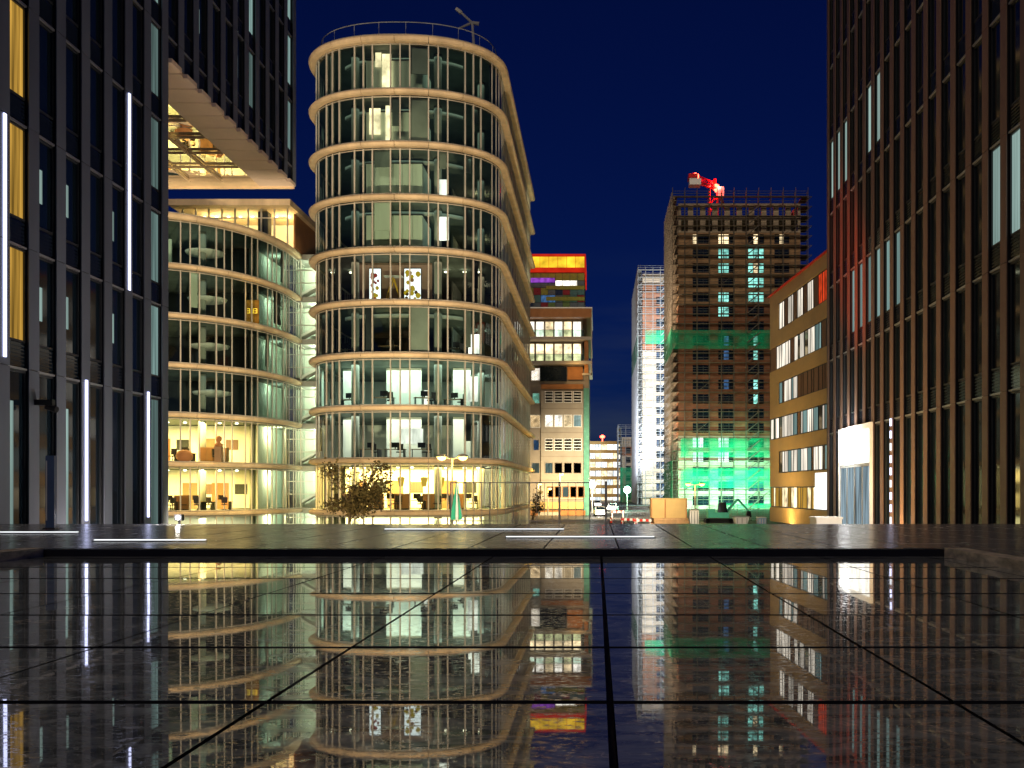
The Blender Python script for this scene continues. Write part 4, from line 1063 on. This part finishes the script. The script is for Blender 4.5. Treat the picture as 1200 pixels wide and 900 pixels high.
for (bx, by, bz) in ((px(815, Dc-14), Dc-14, pz(206.5, Dc-14)), (px(839, Dc), Dc, pz(219, Dc))):
    b = MB(); b.lathe((bx, by, bz), [(.1, -1.2), (.4, -.8), (.75, -.2), (.7, .35), (.1, .7)], 12); b.build('beacon', E['beacon'], t)
    point((bx+.3, by-1.6, bz-.2), (1, .04, .03), 4200, .5)
spot((px(831, Dc), Dc-5, zc-1), (px(815, Dc-14), Dc-14, za), (1, .95, .9), 1500, 60)

# ------------------------------------------------------------------ gold banded office on the right
t = thing('gold_banded_office', 'gold banded five storey office with ribbon windows beside the bronze ribbed tower', 'building', (17.5, 98, STREET))
A, B = (px(903, 98), 98.0), (px(903, 98)+2.0, 70.0)
Lw = math.dist(A, B); tx, ty = (B[0]-A[0])/Lw, (B[1]-A[1])/Lw; nx_, ny_ = ty, -tx
if nx_ > 0: nx_, ny_ = -nx_, -ny_
def P(s, o=0): return (A[0]+tx*s+nx_*o, A[1]+ty*s+ny_*o)
def slab(b, s0, s1, o0, o1, z0, z1):
    q = [P(s0, o0), P(s1, o0), P(s1, o1), P(s0, o1)]
    b.hexa([(x, y, z0) for x, y in q]+[(x, y, z1) for x, y in q])
b = MB(); slab(b, .3, Lw, -14, -1.3, STREET, 19.9); b.build('wall', M['darkwall'], t)
bands = [(20.1, 18.9), (16.3, 14.9), (12.6, 11.3), (9.2, 8.0), (5.9, 4.7), (2.6, 1.3), (-.7, -2.1)]
for i, (z1, z0) in enumerate(bands):
    b = MB(); q = -.05
    while q < Lw: slab(b, q+.012, min(Lw, q+2.38), -1.2, .06, z0, z1); q += 2.4
    b.build('band', M['gold'], t)
b = MB(); slab(b, -.3, Lw, -13, .3, 20.11, 20.17); b.build('roof_edge', M['redpaint'], t)
rr = random.Random(11)
for i in range(6):
    z1, z0 = bands[i][1], bands[i+1][0]
    pier = i in (0, 2, 4)
    s = 0.0
    if pier:
        b = MB(); slab(b, -.04, 3.2, -1.2, .05, z0+.004, z1-.004); b.build('pier', M['gold'], t); s = 3.25
    if i == 1 : b = MB(); slab(b, .0, 2.2, -.5, -.02, z0+.004, z1-.004); b.build('pier', M['woodpanel'], t); s = 2.25
    k = 0
    while s < Lw-.5:
        wd = [1.15, .62, 1.4][k % 3]; k += 1
        e = min(Lw, s+wd)
        f = MB(); slab(f, s, s+.07, -.3, -.01, z0+.01, z1-.01); slab(f, s+.07, e, -.28, -.03, z1-.1, z1-.012); slab(f, s+.07, e, -.28, -.03, z0+.012, z0+.1)
        f = f.build('window', M['darkframe'], t)
        v = rr.random()
        if i == 0: m = E['ribbonwin'] if k % 3 else M['woodpanel']
        elif i == 5: m = E['warmwin'] if v < .45 else E['goldwin']
        elif i == 2 and k > 6: m = M['woodpanel']
        else: m = E['ribbonwin'] if v < .38 else E['ribbonwin'] if v < .6 else M['darkglass'] if v < .76 else M['woodpanel'] if v < .85 else E['palewin2']
        if i == 0 and s > 15.5: m = E['redwin']
        b = MB(); slab(b, s+.08, e-.005, -.09, -.05, z0+.1, z1-.1); b.build('pane', m, f); s = e+.005
b = MB(); slab(b, 15.5, 21, -.05, .1, -.6, 2.4); b.build('lit_panel', E['signwhite'], t)
area((P(8, 2.2)[0], P(8, 2.2)[1], -2.6), (P(8, .6)[0], P(8, .6)[1], 12), (1., .68, .25), 2300, .3, 22)  # added unseen area light that brightens the gold bands
# ------------------------------------------------------------------ street furniture
def lamp(label, x, d, zhead, heads=1, arm=.65, group=None, watt=600, single=0):
    t = thing('street_lamp', label, 'street lamp', (x, d, STREET), group)
    b = MB(); b.tube((x, d, STREET), (x, d, STREET+1.1), .11, .1); b.tube((x, d, STREET+1.1), (x, d, zhead), .075, .05); b.build('pole', M['lampmetal'], t)
    hs_ = (-1, 1) if heads == 2 else (1,)
    for s in hs_:
        b = MB(); b.tube((x, d, zhead-.05), (x+s*arm, d, zhead+.1), .035, n=6); b.build('arm', M['lampmetal'], t)
        b = MB(); cx = x+s*arm
        b.lathe((cx, d, zhead+.1), [(.1, .18), (.28, .12), (.36, .0), (.32, -.02)], 14); h = b.build('lamp_shade', M['lampmetal'], t)
        b = MB(); b.lathe((cx, d, zhead+.05), [(.06, -.2), (.22, -.13), (.3, .0), (.2, .04)], 14); b.build('lamp_bulb', E['lampwarm'], h)
        point((cx, d-.1, zhead-.3), (1, .66, .16), watt, .12)
    return t
lamp('two-headed street lamp in front of the tall rounded building', px(530, 62), 62, pz(537, 62), 2, .66, watt=500)
lamp('bright single street lamp with a starry glare before the buff stone office', px(656, 110), 110, pz(556, 110), 1, .2, watt=1200)
lamp('lower single street lamp at the left end of the buff stone office', px(631, 148), 148, pz(567.5, 148), 1, .25, watt=700)
lamp('faint smallest street lamp between two brighter ones at the buff office', px(642, 151), 151, pz(573, 151), 1, .3, watt=150)
lamp('two-headed street lamp in front of the green lit scaffold', px(814.5, 120), 120, pz(568, 120), 2, .82, watt=900)
def flood(label, x, d, z, to, mat, col, watt, r, ang=120):
    t = thing('flood_light', label, 'flood light', (x, d, STREET))
    b = MB(); b.tube((x, d, STREET), (x, d, z), .09, .07); b.build('mast', M['lampmetal'], t)
    b = MB(); b.tube((x, d-.05, z), (x, d+.4, z), r, r*.6, 16); h = b.build('lamp_housing', M['black'], t)
    b = MB(); b.tube((x, d-.1, z), (x, d-.055, z), r*.75, r*.9, 16); b.build('lens', mat, h)
    if watt: spot((x, d-.3, z), to, col, watt, ang, .8, .3)
flood('white flood light on a mast at the building site beside the green glow', px(735, 190), 190, pz(574, 190), (px(735, 190)+3, 200, 3), E['lampgreen'], (.45, 1, .72), 0, .75)
point((px(735, 190), 188.5, pz(574, 190)), (.35, 1, .65), 9000, .4)
flood('white flood light glaring at the corner of the buff stone office', px(694, 175), 175, pz(568, 175), (0, 100, STREET), E['lampwhite'], (1, .9, .7), 0, .7)
point((px(696, 175), 173, pz(569, 175)), (1, .85, .6), 7000, .4)
# site floods for the towers under construction (added spots without visible fixtures)
spot((px(800, 180), 182, -1.), (px(835, 205), 205, 1), (.24, 1, .62), 75000, 75, 1, .4)
spot((px(880, 180), 184, -1.), (px(870, 205), 205, 1), (.24, 1, .62), 75000, 75, 1, .4)
spot((px(735, 215), 205, 6), (px(788, 218), 218, 26), (1, .82, .6), 60000, 90, .9, .4)
spot((px(735, 215), 205, 30), (px(788, 218), 218, 48), (1, .82, .6), 40000, 90, .9, .4)
spot((px(725, 260), 262, 6), (px(750, 290), 290, 24), (.8, .85, 1), 110000, 90, .9, .4)
for z, e in ((8, 130000), (24, 130000), (42, 130000)): spot((px(765, 235), 238, z), (px(770, 270), 270, z+3), (.86, .92, 1), e, 70, .9, .4)
point((px(752, 250), 250, 2), (.5, 1, .8), 9000, .5)
# plaza-edge spot with a flare, on the terrace by the slate tower
t = thing('spot_light', 'small dazzling white spot light on the terrace edge at the slate tower corner', 'spot light', (px(210, 25.7), 25.7, T))
x = px(210, 25.7); b = MB(); b.tube((x, 25.7, T), (x, 25.7, T+.1), .03); b.box(x-.09, x+.09, 25.62, 25.8, T+.1, T+.26); b.build('housing', M['black'], t)
b = MB(); b.tube((x, 25.615, T+.18), (x, 25.6, T+.18), .05, n=16); b.build('lens', emit('spot_lens', (1, .98, .95), 40), t)
point((x, 25.5, T+.2), (1, .92, .85), 45, .05)
# totem post on the terrace
d = 22.6; x = px(60, d)
t = thing('totem_post', 'dark navy totem post standing on the terrace by the slate ribbed tower', 'totem', (x, d, T))
b = MB(); b.box(x-.1, x+.1, d-.06, d+.06, T+.03, pz(534, d)); b.build('post', M['totem'], t)
b = MB(); b.box(x-.14, x+.14, d-.1, d+.1, T, T+.035); b.build('base_plate', M['black'], t)
b = MB(); b.box(x-.085, x-.06, d-.066, d-.061, T+.2, pz(540, d)); b.build('edge_strip', M['steel'], t)
# railing and posts on the lower terrace
t = thing('railing', 'thin grey bar railing at the terrace end before the tall rounded building', 'railing', (-4, 29, -.25))
d = 29; xa, xb = px(528, d), px(691, d); zt = pz(565, d)
b = MB(); b.box(xa, xb, d-.02, d+.02, zt-.03, zt); b.box(xa, xb, d-.015, d+.015, pz(611, d), pz(611, d)+.03); b.build('rail', M['steel'], t)
for x_ in (528, 574, 620, 655, 691): x = px(x_, d); b = MB(); b.box(x-.014, x+.014, d-.02, d+.02, -.25, zt+.01); b.build('post', M['steel'], t)
b = MB(); x = xa+.23
while x < xb-.1: b.tube((x, d, -.2), (x, d, zt-.03), .008, n=5); x += .23
b.build('bars', M['steel'], t)
x = px(710, 29.5); t = thing('metal_post', 'tall plain grey metal post at the terrace edge, before the lit street', 'post', (x, 29.5, -.25))
b = MB(); b.tube((x, 29.5, -.25), (x, 29.5, pz(564, 29.5)), .034, n=12); b.build('post', M['steel'], t)
b = MB(); b.tube((x, 29.5, -.25), (x, 29.5, -.21), .13, n=12); b.build('base_plate', M['steel'], t)
# furled parasol in front of the ground floor
d = 60; x = px(535, d)
t = thing('furled_parasol', 'furled green and white parasol by the two-headed street lamp', 'parasol', (x, d, STREET))
b = MB(); b.tube((x, d, STREET), (x, d, pz(563, d)), .04); b.build('pole', M['steel'], t)
b = MB(); n = 12
prof = [(.04, pz(566, d)), (.12, pz(578, d)), (.24, pz(592, d)), (.36, pz(606, d)), (.3, pz(609, d)), (.05, pz(609.5, d))]
for k in range(n):
    b.mat(0 if k % 3 else 1); a0, a1 = 2*math.pi*k/n, 2*math.pi*(k+1)/n
    for (r0, z0), (r1, z1) in zip(prof, prof[1:]):
        f0, f1 = (1.12, .9) if k % 2 else (.9, 1.12)
        b.face([(x+r0*f0*math.cos(a0), d+r0*f0*math.sin(a0), z0), (x+r0*f1*math.cos(a1), d+r0*f1*math.sin(a1), z0), (x+r1*f1*math.cos(a1), d+r1*f1*math.sin(a1), z1), (x+r1*f0*math.cos(a0), d+r1*f0*math.sin(a0), z1)])
b.build('canopy', [M['parasol'], M['whitepaint']], t)
b = MB(); b.lathe((x, d, STREET), [(.4, 0), (.4, .06), (.1, .12)], 16); b.build('base_plate', M['black'], t)
# trees
def tree(label, x, d, ztop, rx, rz, n, seed, leaf=.13):
    r = random.Random(seed)
    t = thing('street_tree', label, 'tree', (x, d, STREET))
    cz = ztop-rz; tr = MB(); tr.tube((x, d, STREET), (x+.08, d, cz-rz*.5), .12, .085, 8); tips = []
    for k in range(13):
        a = r.uniform(0, 6.28); z0 = cz-rz*r.uniform(.1, .75); l = r.uniform(.55, 1.0)
        p = Vector((x+.05, d, z0)); q = p+Vector((math.cos(a)*rx*l, math.sin(a)*rx*l, rz*r.uniform(.15, 1.1)))
        m_ = p.lerp(q, .5)+Vector((0, 0, rz*.12)); tr.tube(p, m_, .045, .03, 5); tr.tube(m_, q, .03, .01, 5); tips += [m_, q, q.lerp(m_, .5)]
        for j in range(3):
            q2 = m_.lerp(q, r.random())+Vector((r.uniform(-.5, .5), r.uniform(-.5, .5), r.uniform(-.25, .5))); tr.tube(m_.lerp(q, .4), q2, .015, .006, 4); tips.append(q2)
    tr.tube((x+.08, d, cz-rz*.5), (x+.1, d, cz+rz*.7), .085, .015, 7); tips.append(Vector((x, d, cz+rz*.7)))
    tr.build('trunk', M['bark'], t)
    b = MB()
    for k in range(n):
        c = r.choice(tips)+Vector((r.gauss(0, rx*.13), r.gauss(0, rx*.13), r.gauss(0, rz*.1)))
        u = Vector((r.gauss(0, 1), r.gauss(0, 1), r.gauss(0, .6))).normalized(); v = u.cross(Vector((r.gauss(0, 1), r.gauss(0, 1), r.gauss(0, 1)))).normalized()
        s = leaf*r.uniform(.6, 1.4); e = c+u*s; b.face([c, c+u*s*.5+v*s*.32, e, c+u*s*.5-v*s*.32])
    b.build('crown', M['leaf'], t)
tree('thin-leaved young street tree in front of the glowing ground floor of the tall rounded building', px(408, 56), 56, pz(545, 56), 2.1, 1.9, 4200, 4, .17)
tree('small yellow lit tree beside the lower lamp at the buff stone office', px(624, 132), 132, pz(574, 132), 1.4, 2.3, 700, 8, .26)
# building site objects
def cabin():
    d = 100; xa, xb = px(763, d), px(805, d); za, zb = pz(607, d), pz(585, d)
    t = thing('site_cabin', 'ochre steel site cabin raised on a timber stack before the scaffold towers', 'cabin', ((xa+xb)/2, d, za))
    b = MB(); b.box(xa, xb, d, d+2.4, za, zb)
    for k in range(19): x = xa+.06+(xb-xa-.12)*k/18; b.box(x-.05, x+.05, d-.03, d-.001, za+.12, zb-.12)
    b.build('body', M['container'], t)
    b = MB(); b.box(xa-.03, xb+.03, d-.06, d+2.46, zb+.002, zb+.09); b.build('roof', M['container'], t)
    b = MB()
    for x in (xa, (xa*.62+xb*.38), xb-.1): b.box(x-.02, x+.1, d-.07, d-.032, za, zb)
    b.build('corner_post', M['rust'], t)
    t = thing('timber_stack', 'stack of reddish timber beams under the ochre site cabin', 'timber', ((xa+xb)/2, d, STREET))
    r = random.Random(2); b = MB()
    for j in range(4):
        for k in range(8):
            y = d-.3+.34*k; z = STREET+(za-STREET)*j/4; b.box(xa+.3+r.uniform(-.3, .3), xb-.3+r.uniform(-.3, .5), y, y+.3, z+.012, z+(za-STREET)/4-.012)
    b.build('beams', M['timber'], t)
cabin()
def crate(label, name, cat, xa, xb, ya, d, dep, mat, lid):
    xa, xb, z1 = px(xa, d), px(xb, d), pz(ya, d)
    t = thing(name, label, cat, ((xa+xb)/2, d, STREET))
    b = MB(); i = .12*(xb-xa) if name == 'waste_skip' else 0
    b.hexa([(xa+i, d, STREET+.1), (xb-i, d, STREET+.1), (xb-i, d+dep, STREET+.1), (xa+i, d+dep, STREET+.1), (xa, d-.1, z1), (xb, d-.1, z1), (xb, d+dep+.1, z1), (xa, d+dep+.1, z1)]); b.build('body', mat, t)
    b = MB(); b.box(xa-.04, xb+.04, d-.16, d+dep+.16, z1+.002, z1+.1); b.build('lid' if name != 'waste_skip' else 'rim', lid, t)
    b = MB()
    for k in range(3): x = xa+(xb-xa)*(k+.5)/3; b.box(x-.04, x+.04, d-.1, d-.01, STREET+.15, z1-.1)
    b.build('rib', lid, t)
    b = MB(); b.box(xa+.1, xb-.1, d+.1, d+dep-.1, STREET, STREET+.098); b.build('skid', M['black'], t)
crate('white portable toilet cabin beside the ochre site cabin', 'toilet_cabin', 'toilet cabin', 808.5, 819, 598, 100, 1.1, M['whitepaint'], M['steel'])
crate('white waste skip in front of the green lit scaffold foot', 'waste_skip', 'skip', 861, 878, 606, 112, 2, M['whitepaint'], M['steel'])
crate('small blue-white tank at the right end of the green lit scaffold', 'water_tank', 'tank', 889, 898, 607, 112, 1.4, surf('tank_blue', (.3, .45, .7), .4), M['whitepaint'])
b = None
# white block by the entrance
d = 44; xa, xb = px(957, d), px(988, d)-.05
t = thing('stone_block', 'low white block beside the brightly lit tower doorway', 'block', ((xa+xb)/2, d, STREET))
b = MB(); b.box(xa, xb, d, d+1.4, STREET, pz(608.5, d)); b.build('body', M['whitepaint'], t)
b = MB(); b.box(xa-.04, xb+.04, d-.04, d+1.44, pz(608.5, d)+.003, pz(606, d)); b.build('top_slab', M['whitepaint'], t)
point((px(972, 42), 41.5, pz(600, 42)), (1, 1, .95), 90, .1)
# excavator
d = 116; x = px(842, d)
t = thing('excavator', 'small green excavator working at the foot of the green lit scaffold', 'excavator', (x, d, STREET))
for s in (-.75, .75):
    b = MB(); b.box(x-1.4, x+1.4, d+s-.25, d+s+.25, STREET+.12, STREET+.62)
    for q in (-1.4, 1.4): b.tube((x+q, d+s-.25, STREET+.37), (x+q, d+s+.25, STREET+.37), .3, n=12)
    b.build('track', M['black'], t)
b = MB(); b.box(x-1.3, x+1.1, d-.9, d+.9, STREET+.75, STREET+1.35); b.box(x-1.35, x-.5, d-.85, d+.85, STREET+1.36, STREET+1.75); b.build('body', M['greenpaint'], t)
b = MB(); b.hexa([(x-.1, d-.8, STREET+1.36), (x+1., d-.8, STREET+1.36), (x+1., d+.1, STREET+1.36), (x-.1, d+.1, STREET+1.36), (x, d-.75, STREET+2.55), (x+.75, d-.75, STREET+2.55), (x+.75, d+.05, STREET+2.55), (x, d+.05, STREET+2.55)]); b.build('cab', M['darkglass'], t)
b = MB(); b.tube((x+.9, d+.45, STREET+1.3), (x+2.3, d+.45, STREET+2.9), .18, .16, 6); b.tube((x+2.3, d+.45, STREET+2.9), (x+3.6, d+.45, STREET+1.5), .15, .11, 6); b.build('boom', M['greenpaint'], t)
b = MB(); b.hexa([(x+3.3, d+.1, STREET+.7), (x+3.9, d+.1, STREET+.8), (x+3.9, d+.8, STREET+.8), (x+3.3, d+.8, STREET+.7), (x+3.4, d+.1, STREET+1.5), (x+3.8, d+.1, STREET+1.5), (x+3.8, d+.8, STREET+1.5), (x+3.4, d+.8, STREET+1.5)]); b.build('bucket', M['black'], t)
# barriers
def barrier():
    t = thing('site_barrier', 'x', 'barrier', (0, 0, 0))
    for q in range(6):
        b = MB() if q == 0 else b
        b.mat(q % 2); b.box(-1+.333*q, -1+.333*(q+1), -.02, .02, .75, 1.0)
    b.build('board', [M['redpaint'], M['whitepaint']], t)
    for s in (-.85, .85):
        b = MB(); b.box(s-.03, s+.03, .022, .07, .05, 1.05); b.build('post', M['whitepaint'], t)
        b = MB(); b.box(s-.2, s+.2, -.25, .3, 0, .08); b.build('foot', M['black'], t)
    return t
pb = barrier()
for k, (x_, d, rz) in enumerate([(738, 104, -.5), (753, 101, .3), (724, 140, .4)]):
    place(pb, k, (px(x_, d), d, STREET), rz, 'red and white striped site barrier standing in the bright street before the scaffold', 'site barriers in the bright street')
# cars with their lights on
def car():
    t = thing('parked_car', 'x', 'car', (0, 0, 0))
    prof = [(-2.1, .3), (-2.15, .7), (-1.9, .85), (-1.1, .95), (-.5, 1.42), (.9, 1.45), (1.7, 1.0), (2.1, .9), (2.15, .35)]
    b = MB(); n = len(prof)
    def w_(z): return .84 if z < 1.0 else .66
    i = len(b.v)
    for s in (-1, 1): b.v += [(s*w_(z), y, z) for y, z in prof]
    b.f.append(tuple(range(n))); b.f.append(tuple(reversed(range(n, 2*n)))); b.mi += [0, 0]
    for k in range(n):
        j = (k+1) % n; b.f.append((k, n+k, n+j, j)); b.mi.append(0)
    b.build('body', M['carwhite'], t)
    b = MB(); b.hexa([(-.7, -1.0, 1.0), (.7, -1.0, 1.0), (.6, -.55, 1.39), (-.6, -.55, 1.39), (-.7, -1.04, 1.02), (.7, -1.04, 1.02), (.6, -.59, 1.41), (-.6, -.59, 1.41)]); b.build('windscreen', M['darkglass'], t)
    for s in (-1, 1):
        b = MB(); b.hexa([(s*.8, -.85, 1.0), (s*.8, 1.4, 1.0), (s*.68, .85, 1.4), (s*.68, -.5, 1.38), (s*.83, -.85, 1.0), (s*.83, 1.4, 1.0), (s*.71, .85, 1.4), (s*.71, -.5, 1.38)]); b.build('side_window', M['darkglass'], t)
        b = MB(); b.lathe((s*.6, -2.14, .62), [(.02, -.1), (.13, -.05), (.13, .05), (.02, .1)], 10); b.build('headlight', E['headlamp'], t)
        b = MB(); b.box(s*.6-.13, s*.6+.13, 2.12, 2.16, .6, .78); b.build('tail_light', E['taillamp'], t)
        for y in (-1.35, 1.3):
            b = MB(); b.tube((s*.62, y, .32), (s*.86, y, .32), .32, n=16); w = b.build('wheel', M['tyre'], t)
            b = MB(); b.tube((s*.84, y, .32), (s*.875, y, .32), .19, n=12); b.build('rim', M['steel'], w)
    return t
pcar = car()
for k, (x_, d, rz, lab) in enumerate([(703, 150, .1, 'white car with lit headlights, nearest the buff stone office corner'), (718, 185, -.15, 'white car with lit headlights farther up the street by the green glow'), (700, 235, .05, 'white car with lit headlights, smallest and farthest before the ochre block')]):
    place(pcar, k, (px(x_, d), d, STREET), rz, lab, 'cars in the lit street'); 
    point((px(x_, d), d-5, STREET+.8), (1, .95, .85), 900, .3)
spot((px(712, 130), 130, 4.5), (px(714, 150), 150, STREET), (1, .8, .5), 60000, 100, .8, .3)  # this and the next spots are added, unseen, to brighten the road
spot((px(728, 165), 165, 4.5), (px(726, 190), 190, STREET), (1, .9, .7), 60000, 100, .8, .3)
spot((px(745, 92), 92, 3.0), (px(735, 108), 108, STREET), (1, .86, .62), 6000, 95, .8, .3)
point((px(785, 94), 93, 1.0), (1, .75, .35), 260, .3)  # added unseen light on the site cabin

# added unseen warm spots behind the terrace step that wash the rounded facades from below
for x, tx_ in ((-5, -15), (-12, -30)): spot((x, 33, -2.6), (tx_, 76, 17), (1, .78, .5), 40000, 58, .6, .3, 'facade_fill')
# hoarding panels and cone-like bollards round the site, seen against the bright street
def hoard():
    t = thing('site_fence', 'x', 'fence', (0, 0, 0))
    b = MB(); b.tube((-1.7, 0, .1), (-1.7, 0, 2.), .025, n=6); b.tube((1.7, 0, .1), (1.7, 0, 2.), .025, n=6); b.tube((-1.7, 0, 2.), (1.7, 0, 2.), .025, n=6); b.tube((-1.7, 0, .15), (1.7, 0, .15), .025, n=6); b.build('frame', M['steel'], t)
    b = MB()
    for k in range(16): x = -1.6+3.2*k/15; b.tube((x, 0, .16), (x, 0, 1.98), .008, n=4)
    for k in range(6): z = .4+.26*k; b.tube((-1.68, 0, z), (1.68, 0, z), .008, n=4)
    b.build('mesh_infill', M['steel'], t)
    for s in (-1.7, 1.7): b = MB(); b.box(s-.1, s+.1, -.35, .35, 0, .14); b.build('foot', M['redpaint'] if s > 0 else M['black'], t)
    return t
ph = hoard()
for k, (x_, d, rz) in enumerate([(748, 118, .1), (752, 122, -.3), (826, 128, 0.05), (849, 128, -.05), (872, 128, .05), (895, 128, 0)]):
    place(ph, k, (px(x_, d), d, STREET), rz, 'grey mesh site fence panel round the foot of the scaffolded towers', 'mesh site fence panels')
def cone():
    t = thing('traffic_cone', 'x', 'cone', (0, 0, 0))
    b = MB(); b.mat(0); b.lathe((0, 0, .04), [(.17, 0), (.12, .25)], 12); b.mat(1); b.lathe((0, 0, .291), [(.119, 0), (.085, .2)], 12); b.mat(0); b.lathe((0, 0, .492), [(.084, 0), (.03, .28)], 12); b.build('body', [M['redpaint'], M['whitepaint']], t)
    b = MB(); b.box(-.22, .22, -.22, .22, 0, .039); b.build('base', M['black'], t); return t
pcn = cone()
for k, (x_, d) in enumerate([(716, 118), (729, 116), (745, 112)]):
    place(pcn, k, (px(x_, d), d, STREET), 0, 'small red and white traffic cone in the street before the ochre site cabin', 'traffic cones')
